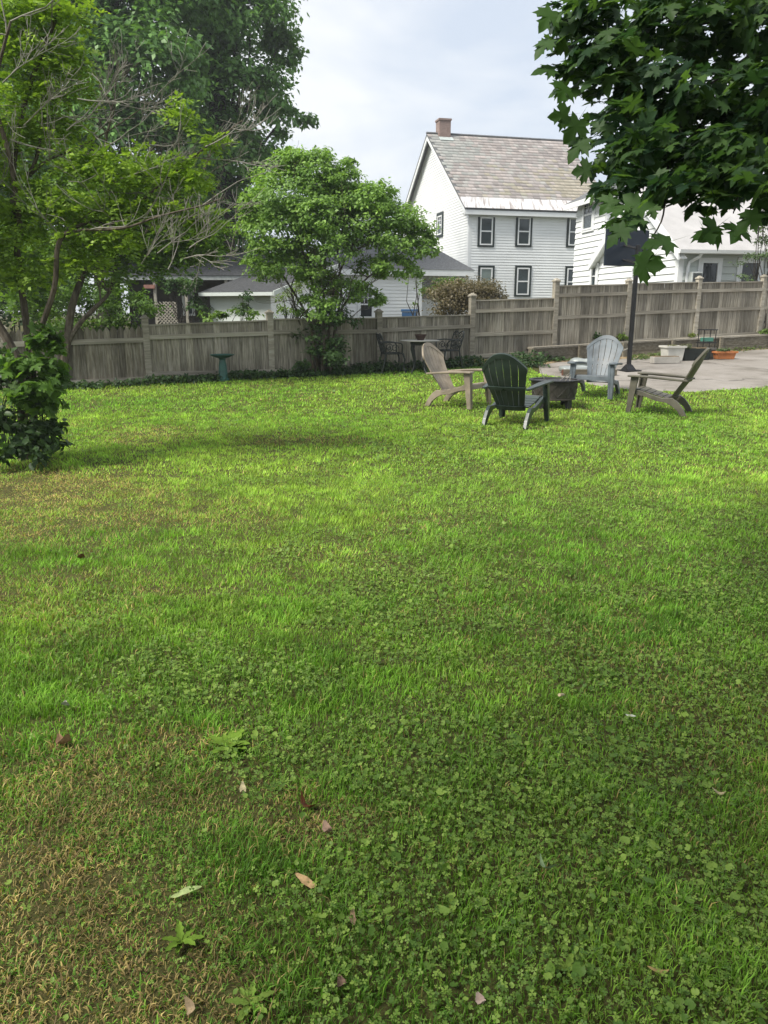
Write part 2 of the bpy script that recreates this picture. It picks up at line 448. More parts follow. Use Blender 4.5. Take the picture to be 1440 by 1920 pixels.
# patio slab: front edge (towards the lawn) and back edge (along the timber wall)
pf = [gpt(*p) for p in [(1012, 702), (1075, 713), (1115, 724), (1190, 734), (1300, 737), (1375, 733), (1445, 728)]]
pf.append(Vector((9.0, 15.0, 0))); pf.append(Vector((16, 15.6, 0)))
pb = [gpt(*p) for p in [(1010, 687), (1045, 681), (1115, 678), (1200, 672), (1300, 665), (1370, 661), (1445, 656)]]
pb.append(Vector((13.0, 23.2, 0))); pb.append(Vector((18, 25.0, 0)))
def patio_material():
    m, t, b = nodes('patio_concrete')
    geo = t.nodes.new('ShaderNodeNewGeometry')
    n = t.nodes.new('ShaderNodeTexNoise'); n.inputs['Scale'].default_value = 1.1; n.inputs['Detail'].default_value = 8; n.inputs['Roughness'].default_value = .62
    link(t, geo.outputs['Position'], n.inputs['Vector'])
    cr = t.nodes.new('ShaderNodeValToRGB'); e = cr.color_ramp.elements
    e[0].position = .3; e[0].color = (.15, .135, .112, 1); e[1].position = .68; e[1].color = (.29, .268, .242, 1)
    q = e.new(.48); q.color = (.235, .215, .19, 1)
    link(t, n.outputs['Fac'], cr.inputs['Fac'])
    v = t.nodes.new('ShaderNodeTexVoronoi'); v.feature = 'DISTANCE_TO_EDGE'; v.inputs['Scale'].default_value = .42
    nd = t.nodes.new('ShaderNodeTexNoise'); nd.inputs['Scale'].default_value = 1.6; nd.inputs['Detail'].default_value = 5
    link(t, geo.outputs['Position'], nd.inputs['Vector'])
    vm = t.nodes.new('ShaderNodeMix'); vm.data_type = 'RGBA'; vm.inputs['Factor'].default_value = .45
    link(t, geo.outputs['Position'], vm.inputs['A']); link(t, nd.outputs['Color'], vm.inputs['B']); link(t, vm.outputs['Result'], v.inputs['Vector'])
    mr = t.nodes.new('ShaderNodeMapRange'); mr.inputs[1].default_value = .0; mr.inputs[2].default_value = .012; mr.inputs[3].default_value = .45; mr.inputs[4].default_value = 1
    link(t, v.outputs['Distance'], mr.inputs[0])
    mx = t.nodes.new('ShaderNodeVectorMath'); mx.operation = 'SCALE'; link(t, cr.outputs[0], mx.inputs[0]); link(t, mr.outputs[0], mx.inputs['Scale'])
    link(t, mx.outputs[0], b.inputs['Base Color']); b.inputs['Roughness'].default_value = .9; b.inputs['Specular IOR Level'].default_value = .2
    n2 = t.nodes.new('ShaderNodeTexNoise'); n2.inputs['Scale'].default_value = 60; n2.inputs['Detail'].default_value = 4
    link(t, geo.outputs['Position'], n2.inputs['Vector'])
    bp = t.nodes.new('ShaderNodeBump'); bp.inputs['Strength'].default_value = .5; bp.inputs['Distance'].default_value = .01
    link(t, n2.outputs['Fac'], bp.inputs['Height']); link(t, bp.outputs[0], b.inputs['Normal'])
    return m
def strip_grid(front, back, nu, nvv, lift, jag=0.0, seed=3):
    r = random.Random(seed)
    def samp(P, t):
        q = t * (len(P) - 1); i = min(int(q), len(P) - 2); return P[i].lerp(P[i + 1], q - i)
    m = MB(); vs = []
    for i in range(nu + 1):
        a = samp(front, i / nu); b_ = samp(back, i / nu)
        a = a + Vector((0, r.uniform(-jag, jag), 0))
        for j in range(nvv + 1):
            p = a.lerp(b_, j / nvv); z = g(p.x, p.y) + lift
            if j == 0: z = g(p.x, p.y) - .03
            vs.append((p.x, p.y, z))
    fs = [(i * (nvv + 1) + j, (i + 1) * (nvv + 1) + j, (i + 1) * (nvv + 1) + j + 1, i * (nvv + 1) + j + 1) for i in range(nu) for j in range(nvv)]
    return m.add(vs, fs)
patio = strip_grid(pf, pb, 90, 24, .022, .1).build('patio', patio_material())
structure(patio)
M_dirt = plain('dirt', (.2, .15, .09), .95, .1, nscale=5, namp=.45, bump=.8)
df = [p + Vector((0, -.1, 0)) for p in pb]; 
db_ = [p + Vector((-.15, .75, 0)) for p in pb]
structure(strip_grid(df, db_, 60, 4, .030, .12, 5).build('dirt_strip', M_dirt))
def in_patio(x, y):
    px_ = np.array([p.x for p in pf]); py_ = np.array([p.y for p in pf]); bx = np.array([p.x for p in pb]); by = np.array([p.y for p in pb])
    return (x > pf[0].x) & (y > np.interp(x, px_, py_) + .14) & (y < np.interp(x, bx, by) + .8)

# ================================================================== FENCE
POST = []   # (x, y) of the posts from left to right
PPX = [270, 505, 710, 885, 1040, 1175, 1305, 1425]
for k, px in enumerate(PPX):
    y = 15.7 + k * 1.0
    POST.append(Vector(((px - 720) / 1488 * y, y, 0)))
POST.append(POST[-1] + (POST[-1] - POST[-2])); POST.append(POST[-1] + (POST[-1] - POST[-3]) / 2)
def zat(px, py, y): return at(px, py, y).z
ptop = [zat(px, py, POST[k].y) for k, (px, py) in enumerate(zip(PPX, [598, 588, 586, 556, 528, 528, 523, 520]))]
ptop += [ptop[-1] + .03, ptop[-1] + .06]
# panel top z (left, right) and bottom z from the photograph's rows
ptl = [(607, 598), (596, 594), (593, 588), (561, 557), (534, 531), (530, 527), (528, 526)]
pbl = [(704, 699), (699, 697), (692, 677), (671, 664), (656, 648), (643, 637), (634, 628)]
rails = [[.26], [.26], [.26], [.2, .6], [.16, .5], [.16, .5], [.16, .5]]
unit_board = MB().box((0, 0, .5), (.136, .019, 1.0)).build('board', M_fence)
unit_rail = MB().box((.5, 0, 0), (1.0, .045, .085)).build('rail', M_fence_rail)
unit_cap = MB().box((.5, 0, 0), (1.0, .085, .03)).build('cap_rail', M_fence_rail)
post_me = MB().box((0, 0, .5), (.125, .125, 1.0)).build('post', M_fence_rail)
cap_me = MB().lathe([(.115, 0), (.115, .03), (.085, .045), (.03, .09)], 4).build('post_cap', M_fence_rail)
fence = thing('board_fence', 'weathered grey wooden board fence with square capped posts, stepping up to the right', 'fence', (0, 0, 0))
FR = random.Random(11)
def fence_post(parent, P, zt):
    zb = g(P.x, P.y) - .1
    q = inst(post_me, parent, (P.x, P.y, zb), (0, 0, fang + FR.uniform(-.02, .02)), (1, 1, zt - zb), 'post')
    c = cap_me.copy(); COL.objects.link(c); c.parent = parent; c.location = (P.x, P.y, zt); c.rotation_euler = (0, 0, fang + R(45)); c.scale = (1, 1, .9); c.name = 'post_cap'
fang = math.atan2(POST[1].y - POST[0].y, POST[1].x - POST[0].x)
for k in range(len(POST)):
    fence_post(fence, POST[k], ptop[k])
for k in range(len(POST) - 1):
    A, B = POST[k], POST[k + 1]
    kk = min(k, 6)
    if k < 7:
        zt0 = zat(PPX[k], ptl[k][0], A.y); zt1 = zat(PPX[min(k + 1, 7)], ptl[k][1], B.y)
        zb0 = zat(PPX[k], pbl[k][0], A.y); zb1 = zat(PPX[min(k + 1, 7)], pbl[k][1], B.y)
        last = (zt1, zb1)
    else:
        zt0, zb0 = last; zt1, zb1 = zt0 + .08, zb0 + .05; last = (zt1, zb1)
    d = (B - A); L = d.length; u = d / L; a = math.atan2(u.y, u.x)
    nb = int(round((L - .12) / .143)); w = (L - .125) / nb
    nrm = Vector((u.y, -u.x, 0))
    for i in range(nb):
        s = .0625 + (i + .5) * w; t = s / L
        p = A + u * s - nrm * FR.uniform(.0, .008)
        zt = zt0 + (zt1 - zt0) * t - .02 + FR.uniform(-.012, .006) - .02 * math.sin(math.pi * t); zb = zb0 + (zb1 - zb0) * t - FR.uniform(0, .05)
        inst(unit_board, fence, (p.x, p.y, zb), (FR.uniform(-.006, .006), 0, a + FR.uniform(-.02, .02)), (w / .136 * FR.uniform(.95, .985), 1, zt - zb), 'board')
    pitch = math.atan2(zt1 - zt0, L)
    hh = zt0 - zb0
    p = A + u * .06
    inst(unit_cap, fence, (p.x, p.y, zt0 - .03), (0, -pitch, a), ((L - .12) / math.cos(pitch), 1, 1), 'cap_rail')
    pitchb = math.atan2(zb1 - zb0, L)
    for rr in rails[kk] + [.97]:
        z0 = zt0 - rr * (zt0 - zb0); z1 = zt1 - rr * (zt1 - zb1)
        pr = math.atan2(z1 - z0, L)
        q = A + u * .062 + nrm * .034
        inst(unit_rail, fence, (q.x, q.y, z0), (FR.uniform(-.03, .03), -pr, a), ((L - .125), 1, 1), 'rail')
# picket panels left of the first post
picket = thing('picket_fence', 'older picket fence of rough dog-eared boards running left behind the trunk', 'fence', (0, 0, 0))
pm = MB()
pm.add([(-.055, -.009, 0), (.055, -.009, 0), (.055, -.009, .93), (.012, -.009, 1), (-.012, -.009, 1), (-.055, -.009, .93),
        (-.055, .009, 0), (.055, .009, 0), (.055, .009, .93), (.012, .009, 1), (-.012, .009, 1), (-.055, .009, .93)],
       [(0, 1, 2, 3, 4, 5), (11, 10, 9, 8, 7, 6), (0, 6, 7, 1), (1, 7, 8, 2), (2, 8, 9, 3), (3, 9, 10, 4), (4, 10, 11, 5), (5, 11, 6, 0)])
picket_me = pm.build('picket', M_picket)
u0 = (POST[1] - POST[0]).normalized()
E = POST[0]
for k in range(3):
    B = E; A = B - u0 * 2.55
    zt1 = zat(262, 612, 15.7) ; zb1 = zat(262, 715, 15.7)
    nrm = Vector((u0.y, -u0.x, 0)); nb = 20
    for i in range(nb):
        s = .08 + (i + .5) * (2.55 - .14) / nb; p = A + u0 * s
        zt = zt1 - .05 * k - .05 * (1 - s / 2.55) + FR.uniform(-.03, .02); zb = zb1 - .04 * k - .04 * (1 - s / 2.55) + FR.uniform(-.02, .02)
        inst(picket_me, picket, (p.x, p.y, zb), (FR.uniform(-.012, .012), FR.uniform(-.012, .012), fang + FR.uniform(-.05, .05)), (FR.uniform(1.06, 1.14), 1, zt - zb), 'picket')
    for rr in (.24, .95):
        q = A + u0 * .05 + nrm * .035; z0 = zt1 - .05 * k - .05 - rr * (zt1 - zb1)
        inst(unit_rail, picket, (q.x, q.y, z0), (0, -.02, fang), (2.45, 1, 1.1), 'rail')
    if k:
        fence_post(picket, B, zt1 - .04)
    E = A
fence_post(picket, E, zt1 - .1)
for o in (unit_board, unit_rail, unit_cap, post_me, cap_me, picket_me):
    bpy.data.objects.remove(o)

# ================================================================== BUILDINGS
def sawtooth(m, F, s0f, s1f, z0, z1, step, proud=.016):
    z = z0
    while z < z1 - .01:
        zt = min(z + step, z1)
        a0, b0 = s0f(z), s1f(z); a1, b1 = s0f(zt), s1f(zt)
        if b0 - a0 > .02:
            m.add([F.p(a0, proud, z), F.p(b0, proud, z), F.p(max(b1, a1), .002, zt), F.p(min(a1, b1), .002, zt), F.p(a0, 0, z), F.p(b0, 0, z)],
                  [(0, 1, 2, 3), (4, 5, 1, 0)])
        z += step
def window(F, parent, s0, s1, z0, z1, casing=None, cw=.1, panes=2, base=.02, head=True, glassm=None, sill=True, muntins=0):
    """a sash window: the white frame is the part; casing, panes and sill are its sub-parts"""
    m = MB(); fw = min(.06, (s1 - s0) * .1)
    F.box(m, s0, s1, base, base + .06, z0, z0 + fw); F.box(m, s0, s1, base, base + .06, z1 - fw, z1)
    F.box(m, s0, s0 + fw, base, base + .06, z0 + fw, z1 - fw); F.box(m, s1 - fw, s1, base, base + .06, z0 + fw, z1 - fw)
    zm = (z0 + z1) / 2
    if panes == 2: F.box(m, s0 + fw, s1 - fw, base, base + .045, zm - fw * .5, zm + fw * .5)
    for k in range(muntins):
        s = s0 + fw + (s1 - s0 - 2 * fw) * (k + 1) / (muntins + 1)
        F.box(m, s - .012, s + .012, base, base + .04, zm + fw * .5, z1 - fw)
    if muntins:
        zq = (zm + z1) / 2
        F.box(m, s0 + fw, s1 - fw, base, base + .038, zq - .012, zq + .012)
    w = m.build('window', M_white_trim, parent)
    zz = [(z0 + fw, z1 - fw)] if panes == 1 else [(z0 + fw, zm - fw * .5), (zm + fw * .5, z1 - fw)]
    for a, b in zz:
        F.box(MB(), s0 + fw, s1 - fw, base - .01, base + .02, a, b).build('pane', glassm or M_glass, w, world=False).location = -parent_loc(parent)
    if casing:
        c = MB(); cm = casing
        F.box(c, s0 - cw, s0 - .002, base, base + .05, z0 - cw * .8, z1 + (cw if head else 0)); F.box(c, s1 + .002, s1 + cw, base, base + .05, z0 - cw * .8, z1 + (cw if head else 0))
        F.box(c, s0 - .002, s1 + .002, base, base + .048, z0 - cw * .8, z0 - .002)
        if head: F.box(c, s0 - .002, s1 + .002, base, base + .048, z1 + .002, z1 + cw)
        o = c.build('casing', cm, w, world=False); o.location = -parent_loc(parent)
    return w

# ---- the big white farmhouse
uH = Vector((.9697, .245, 0)); bH = Vector((-.245, .9697, 0))
Rg = Vector((2.24, 44.0, 0)); HW = 6.195; RL = 7.96
Cn = Rg - bH * HW
ZE, ZR = 6.30, 10.66
ZB = .3
house = thing('farmhouse', 'big white clapboard house with slate gable roof and brick chimney', 'house', (Rg.x, Rg.y, ZB))
W0 = Cn + uH * .35 + bH * .38                     # front-left wall corner
Ff = Frame(W0, uH); WL = RL - .7; WD = 2 * (HW - .38)
Fg = Frame(W0 + bH * WD, -bH)
slope = (ZR - ZE) / HW
zwall = ZE + slope * .38 - .1
core = MB()
P = Ff.p
zr_in = zwall + slope * WD / 2 - .02
core.add([P(0, -.01, ZB), P(WL, -.01, ZB), P(WL, -WD, ZB), P(0.01, -WD, ZB), P(0, -.01, zwall), P(WL, -.01, zwall), P(WL, -WD, zwall), P(0.01, -WD, zwall), P(0.01, -WD / 2, zr_in), P(WL, -WD / 2, zr_in)],
         [(0, 1, 5, 4), (1, 2, 6, 9, 5), (2, 3, 7, 6), (3, 0, 4, 8, 7)])
hw = core.build('wall', M_white, house)
sd = MB(); sawtooth(sd, Ff, lambda z: .12, lambda z: WL, ZB, zwall, .125, .028)
o = sd.build('siding', M_white, house, kind='stuff')
sd = MB()
sawtooth(sd, Fg, lambda z: 0 if z < zwall else (z - zwall) / slope, lambda z: WD - .12 if z < zwall else WD - (z - zwall) / slope, ZB, zr_in, .125, .026)
sd.build('siding', M_white, house, kind='stuff')
tr = MB(); Ff.box(tr, -.03, .12, -.12, .03, ZB, zwall)
tr.build('corner_board', M_white_trim, house)
# roof slabs
def slab(F0, s0, s1, d_e, z_e, d_r, z_r, th):
    m = MB(); P = F0.p
    m.hexa([P(s0, d_e, z_e - th), P(s1, d_e, z_e - th), P(s1, d_r, z_r - th), P(s0, d_r, z_r - th)], [P(s0, d_e, z_e), P(s1, d_e, z_e), P(s1, d_r, z_r), P(s0, d_r, z_r)])
    return m
FR0 = Frame(Cn, uH)     # roof frame: s along ridge, d=0 at front eave, -HW at ridge
roof = slab(FR0, 0, RL, 0, ZE, -HW, ZR, .1).build('roof', M_roofgrey, house)
slab(FR0, 0, RL, -2 * HW, ZE, -HW - .001, ZR, .1).build('roof', M_roofgrey, house)
# slates: many small pieces in one part
r = np.random.default_rng(5)
rows = 21; sl_len = math.hypot(HW, ZR - ZE); e0 = .95; rowh = (sl_len - e0 - .1) / rows
V = []; C = []; Fc = []
cs, sn = HW / sl_len, (ZR - ZE) / sl_len
pal = np.array([[.36, .32, .30], [.38, .345, .33], [.33, .30, .285], [.38, .335, .315], [.34, .33, .31], [.29, .262, .25]])
nrmR = FR0.n * sn + Vector((0, 0, cs))
for i in range(rows):
    t0 = e0 + i * rowh; s = -.02 + (i % 2) * .15
    while s < RL:
        wdt = r.uniform(.24, .34); s1 = min(s + wdt, RL + .02); s0_ = max(s, -.02)
        if s1 - s0_ > .05:
            lift = .018 + r.uniform(0, .014); jag = r.uniform(-.02, .02)
            c = pal[r.integers(0, len(pal))] * r.uniform(.78, 1.12)
            sm = (s0_ + s1) / 2
            lich = math.exp(-((sm - 6.2) ** 2 / 2.2 + (t0 - 2.3) ** 2 / 2.2)) + .5 * math.exp(-((sm - 3.2) ** 2 / 1 + (t0 - 2.) ** 2 / 1.5))
            if r.random() < lich: c = c * .6 + np.array([.36, .33, .2]) * .4
            gr = math.exp(-((sm - .9) ** 2 / 1.2 + (t0 - 5.5) ** 2 / 5))
            if r.random() < gr: c = c * .55 + np.array([.29, .33, .31]) * .45
            b0 = len(V)
            for (ss, tt, ll) in [(s0_ + .006, t0 + jag, lift), (s1 - .006, t0 + jag, lift), (s1 - .006, t0 + rowh + .04, .006), (s0_ + .006, t0 + rowh + .04, .006), (s0_ + .006, t0 + jag, 0.002), (s1 - .006, t0 + jag, .002)]:
                p = FR0.p(ss, -tt * cs, ZE + tt * sn) + nrmR * ll
                V.append(p); C.append(c)
            Fc += [(b0, b0 + 1, b0 + 2, b0 + 3), (b0 + 4, b0 + 5, b0 + 1, b0)]
        s += wdt
M_slate, t_, b_ = nodes('slate')
a_ = t_.nodes.new('ShaderNodeAttribute'); a_.attribute_name = 'col'; link(t_, a_.outputs['Color'], b_.inputs['Base Color']); b_.inputs['Roughness'].default_value = .75
hl = np.array(house.location)
o = np_mesh('slates', np.array([tuple(v) for v in V]) - hl, np.array(Fc), np.array(C), M_slate, house); o['kind'] = 'stuff'
def rust_material():
    m, t, b = nodes('rusty_flashing')
    tc = t.nodes.new('ShaderNodeTexCoord'); mp = t.nodes.new('ShaderNodeMapping'); mp.inputs['Scale'].default_value = (9, 1.0, .5)
    mp.inputs['Rotation'].default_value = (0, 0, R(-14))
    n = t.nodes.new('ShaderNodeTexNoise'); n.inputs['Scale'].default_value = 1.0; n.inputs['Detail'].default_value = 6; n.inputs['Roughness'].default_value = .6
    link(t, tc.outputs['Object'], mp.inputs['Vector']); link(t, mp.outputs[0], n.inputs['Vector'])
    cr = t.nodes.new('ShaderNodeValToRGB'); e = cr.color_ramp.elements
    e[0].position = .36; e[0].color = (.27, .235, .22, 1); e[1].position = .5; e[1].color = (.56, .555, .55, 1)
    link(t, n.outputs['Fac'], cr.inputs['Fac']); link(t, cr.outputs[0], b.inputs['Base Color']); b.inputs['Roughness'].default_value = .5
    return m
fl = MB()
def rp(s, t, l): return FR0.p(s, -t * cs, ZE + t * sn) + nrmR * l
fl.hexa([rp(-.02, -.05, .004), rp(RL + .02, -.05, .004), rp(RL + .02, e0 + .02, .004), rp(-.02, e0 + .02, .004)], [rp(-.02, -.05, .02), rp(RL + .02, -.05, .02), rp(RL + .02, e0 + .02, .02), rp(-.02, e0 + .02, .02)])
fl.build('eave_flashing', rust_material(), house)
rk = MB()   # rake boards, soffits, fascia, ridge
def rake(s0, s1, d0, z0, d1, z1, h):
    P = FR0.p
    rk.hexa([P(s0, d0, z0 - .1 - h), P(s1, d0, z0 - .1 - h), P(s1, d1, z1 - .1 - h), P(s0, d1, z1 - .1 - h)], [P(s0, d0, z0 - .102), P(s1, d0, z0 - .102), P(s1, d1, z1 - .102), P(s0, d1, z1 - .102)])
rake(.01, .06, -.02, ZE + .01, -HW + .02, ZR - .01, .22); rake(.01, .06, -2 * HW + .02, ZE + .01, -HW - .02, ZR - .01, .22)
rake(.3, .38, -.4, ZE + .28, -HW + .02, ZR - .01, .3); rake(.3, .38, -2 * HW + .4, ZE + .28, -HW - .02, ZR - .01, .3)
FR0.box(rk, .01, RL - .01, -.05, -.01, ZE - .3, ZE - .06); FR0.box(rk, .01, RL - .01, -.38, -.052, ZE - .3, ZE - .27)
rk.build('eave_trim', M_white_trim, house)
rd = MB(); rd.tube([FR0.p(-.02, -HW, ZR + .03), FR0.p(RL + .02, -HW, ZR + .03)], .06, 6); rd.build('ridge_cap', M_roofgrey, house)
# chimney
def brick_material():
    m, t, b = nodes('chimney_brick')
    tc = t.nodes.new('ShaderNodeTexCoord'); mp = t.nodes.new('ShaderNodeMapping'); mp.inputs['Rotation'].default_value = (R(90), 0, 0)
    br = t.nodes.new('ShaderNodeTexBrick'); br.inputs['Scale'].default_value = 6; br.inputs['Color1'].default_value = (.2, .13, .11, 1); br.inputs['Color2'].default_value = (.27, .19, .165, 1); br.inputs['Mortar'].default_value = (.3, .27, .25, 1)
    br.inputs['Mortar Size'].default_value = .015
    link(t, tc.outputs['Object'], mp.inputs['Vector']); link(t, mp.outputs[0], br.inputs['Vector']); link(t, br.outputs['Color'], b.inputs['Base Color']); b.inputs['Roughness'].default_value = .9
    return m
ch = MB(); s0c, _z = FR0.hit(814, 240); 
cs0 = .6
FR0.box(ch, cs0, cs0 + .62, -HW - .31, -HW + .31, ZR - .7, ZR + .62); FR0.box(ch, cs0 - .04, cs0 + .66, -HW - .35, -HW + .35, ZR + .622, ZR + .71)
chm = ch.build('chimney', brick_material(), house)
fm = MB(); P = rp
for t0_, t1_ in ((sl_len - .75, sl_len - .4),):
    fm.hexa([rp(cs0 - .05, t0_, .03), rp(cs0 + .7, t0_, .03), rp(cs0 + .7, t1_, .03), rp(cs0 - .05, t1_, .03)], [rp(cs0 - .05, t0_, .05), rp(cs0 + .7, t0_, .05), rp(cs0 + .7, t1_, .05), rp(cs0 - .05, t1_, .05)])
fm.build('chimney_flashing', plain('flashing', (.4, .45, .44), .4, .5), house)
for (x0, y0, x1, y1, hd) in [(900, 407, 922, 460, False), (971, 408, 992, 460, False), (900, 502, 921, 556, True), (969, 502, 990, 553, True), (1067, 409, 1088, 461, False), (1063, 503, 1084, 554, True)]:
    s0_, z1_ = Ff.hit(x0, y0); s1_, z0_ = Ff.hit(x1, y1)
    window(Ff, house, s0_, s1_, z0_, z1_, M_shutter, .1, 2, head=hd, glassm=M_blind if (x0, y0) == (900, 502) else None)
s0_, z1_ = Fg.hit(822.5, 406); s1_, z0_ = Fg.hit(830, 439)
window(Fg, house, s0_, s1_, z0_, z1_, M_shutter, .16, 2, muntins=1)

# ---- low white ell in front of the farmhouse, behind the lilac
eO = at(560, 520, 34.6); eO.z = 0
Fe = Frame(eO, uH)
se_r = Fe.hit(864, 510)[0]; ZEe = 3.42
ell = thing('white_ell', 'low white siding annex with grey hip roof and porch before the farmhouse', 'house', (eO.x, eO.y, .3))
m = MB(); Fe.box(m, 0, se_r - 2.1, -4.4, -.012, .3, ZEe - .05); Fe.box(m, se_r - 2.1, se_r, -4.4, -1.6, .3, ZEe - .05)
m.build('wall', M_white, ell)
sd = MB(); sawtooth(sd, Fe, lambda z: 0, lambda z: se_r - 2.1, .3, ZEe - .05, .15, .03); sd.build('siding', M_white, ell, kind='stuff')
m = MB(); P = Fe.p
rz = 4.85
m.add([P(-.3, .35, ZEe), P(se_r + .55, .35, ZEe), P(se_r + .55, -4.7, ZEe), P(-.3, -4.7, ZEe), P(2, -2.2, rz), P(se_r - 1.2, -2.2, rz)], [(0, 1, 5, 4), (1, 2, 5), (2, 3, 4, 5), (3, 0, 4), (3, 2, 1, 0)])
m.build('roof', M_roofgrey, ell)
m = MB(); Fe.box(m, -.28, se_r + .52, .1, .32, ZEe - .26, ZEe - .004); Fe.box(m, se_r + .3, se_r + .525, -4.6, .098, ZEe - .26, ZEe - .004); m.build('fascia', M_white_trim, ell)
for s in (se_r - 2.1, se_r + .12):
    m = MB(); Fe.box(m, s, s + .26, -.2, .06, .3, ZEe - .262); m.build('porch_post', M_white_trim, ell)
m = MB(); Fe.box(m, se_r - 1.8, se_r - .1, -1.58, -1.54, 2.2, ZEe - .4); m.build('porch_glass', M_glass_dark, ell)
s0_, z1_ = Fe.hit(673, 545); s1_, z0_ = Fe.hit(699, 596)
window(Fe, ell, s0_, s1_, z0_, z1_, M_white_trim, .08, 2, muntins=2, glassm=M_glass_dark)
bp_ = at(768, 585, 31.5)
binn = thing('blue_bin', 'blue plastic bin with lid showing over the fence beside the annex', 'bin', (bp_.x, bp_.y, .5))
M_bin = plain('blue_plastic', (.03, .09, .2), .5, .4)
m = MB(); m.hexa([(-.26, -.22, 0), (.26, -.22, 0), (.26, .22, 0), (-.26, .22, 0)], [(-.31, -.27, bp_.z - .5), (.31, -.27, bp_.z - .5), (.31, .27, bp_.z - .5), (-.31, .27, bp_.z - .5)]); m.build('body', M_bin, binn, world=False)
m = MB(); m.box((0, 0, bp_.z - .5 + .06), (.68, .6, .1)); m.build('lid', M_bin, binn, world=False, bevel=.02)

# ---- neighbour's house at the right: two storeys with a gabled single-storey wing
K = Vector((8.79, 24.0, 0)); uW = Vector((.982, .188, 0)).normalized(); bW = Vector((-uW.y, uW.x, 0))
nb_ = thing('neighbour_house', 'white house with wide siding boards and a low gabled wing beyond the fence', 'house', (K.x, K.y, .4))
ZG = .4
Fw = Frame(K, uW); WGL = 5.2; Fl = Frame(K + bW * WGL, -bW)
wing_w = 8.0
zew = 3.50; ridge_d = 2.6; zrw = 5.35
m = MB(); P = Fw.p
def wing_z(d): return zew + (zrw - zew) * (1 - abs(d - ridge_d) / ridge_d)
m.add([P(0, 0, ZG), P(wing_w, 0, ZG), P(wing_w, -WGL, ZG), P(0, -WGL, ZG), P(0, 0, zew), P(wing_w, 0, zew), P(wing_w, -WGL, zew), P(0, -WGL, zew), P(0, -ridge_d, zrw), P(wing_w, -ridge_d, zrw)],
      [(0, 1, 5, 4), (1, 2, 6, 9, 5), (2, 3, 7, 6), (3, 0, 4, 8, 7)])
wall_w = m.build('wall', M_white, nb_)
def planks(F, parent, s0f, s1f, z0, z1, step, mat, proud=.045):
    z = z0
    while z < z1 - .03:
        zt = min(z + step, z1); a, b = max(s0f(z), s0f(zt)), min(s1f(z), s1f(zt))
        if b - a > .05:
            mm = MB(); P = F.p
            mm.hexa([P(a, .001, z), P(a, proud, z), P(b, proud, z), P(b, .001, z)], [P(a, .001, zt + .01), P(a, .010, zt + .01), P(b, .010, zt + .01), P(b, .001, zt + .01)])
            o = mm.build('siding_board', mat, parent, world=False); o.location = -parent_loc(parent)
        z += step
sw = .203
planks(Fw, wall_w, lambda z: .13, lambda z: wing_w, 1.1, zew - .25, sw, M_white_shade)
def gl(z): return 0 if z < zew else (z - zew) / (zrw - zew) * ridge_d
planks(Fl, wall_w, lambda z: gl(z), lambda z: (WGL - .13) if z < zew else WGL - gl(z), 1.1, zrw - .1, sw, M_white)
m = MB(); Fw.box(m, -.04, .13, -.13, .04, ZG, zew - .1); m.build('corner_board', M_white_trim, nb_)
# wing roof with rake trim and gutter
FRw = Frame(K - uW * .25, uW)
ov = .38; sl_w = (zrw - zew) / ridge_d
roofw = slab(FRw, 0, wing_w + .4, ov, zew - sl_w * ov + .14, -ridge_d, zrw + .14, .1).build('roof', M_rooflight, nb_)
slab(FRw, 0, wing_w + .4, -WGL - ov, zew - sl_w * ov + .14, -ridge_d - .001, zrw + .14, .1).build('roof', M_rooflight, nb_)
rk = MB()
P = FRw.p
for (d0, d1) in ((ov, -ridge_d), (-WGL - ov, -ridge_d)):
    z0_, z1_ = zew - sl_w * ov + .04, zrw + .04
    rk.hexa([P(-.03, d0, z0_ - .2), P(.02, d0, z0_ - .2), P(.02, d1, z1_ - .2), P(-.03, d1, z1_ - .2)], [P(-.03, d0, z0_ + .09), P(.02, d0, z0_ + .09), P(.02, d1, z1_ + .09), P(-.03, d1, z1_ + .09)])
    rk.hexa([P(.022, d0, z0_ - .16), P(.26, d0, z0_ - .16), P(.26, d1, z1_ - .16), P(.022, d1, z1_ - .16)], [P(.022, d0, z0_ - .14), P(.26, d0, z0_ - .14), P(.26, d1, z1_ - .14), P(.022, d1, z1_ - .14)])
FRw.box(rk, .03, wing_w + .38, 0.0, ov - .02, zew - .22, zew - .2)
rk.build('rake_trim', M_white_trim, nb_)
gt = MB(); zg_ = zew - sl_w * ov + .02
gt.add([P(-.04, ov, zg_), P(wing_w + .4, ov, zg_), P(wing_w + .4, ov + .1, zg_ + .01), P(-.04, ov + .1, zg_ + .01), P(-.04, ov + .12, zg_ + .11), P(wing_w + .4, ov + .12, zg_ + .11), P(-.04, ov + .001, zg_ + .11), P(wing_w + .4, ov + .001, zg_ + .11)],
       [(0, 1, 2, 3), (3, 2, 5, 4), (0, 3, 4, 6), (1, 7, 5, 2)])
gt.build('gutter', M_white_trim, nb_)
ds = MB(); s_d = .25
ds.tube([Fw.p(s_d + .25, ov - .05, zg_ + .02), Fw.p(s_d + .22, ov - .1, zg_ - .08), Fw.p(s_d + .03, .1, zg_ - .22), Fw.p(s_d, .09, zg_ - .36), Fw.p(s_d, .09, ZG)], .05, 8)
ds.build('downspout', M_white_trim, nb_)
for (x0, y0, x1, y1) in [(1309, 484, 1346, 548), (1383, 484, 1421, 548)]:
    s0_, z1_ = Fw.hit(x0, y0); s1_, z0_ = Fw.hit(x1, y1)
    w_ = window(Fw, nb_, s0_ + .08, s1_ - .08, z0_, z1_ - .08, M_white_trim, .09, 1, base=.03, glassm=M_glass_dark)
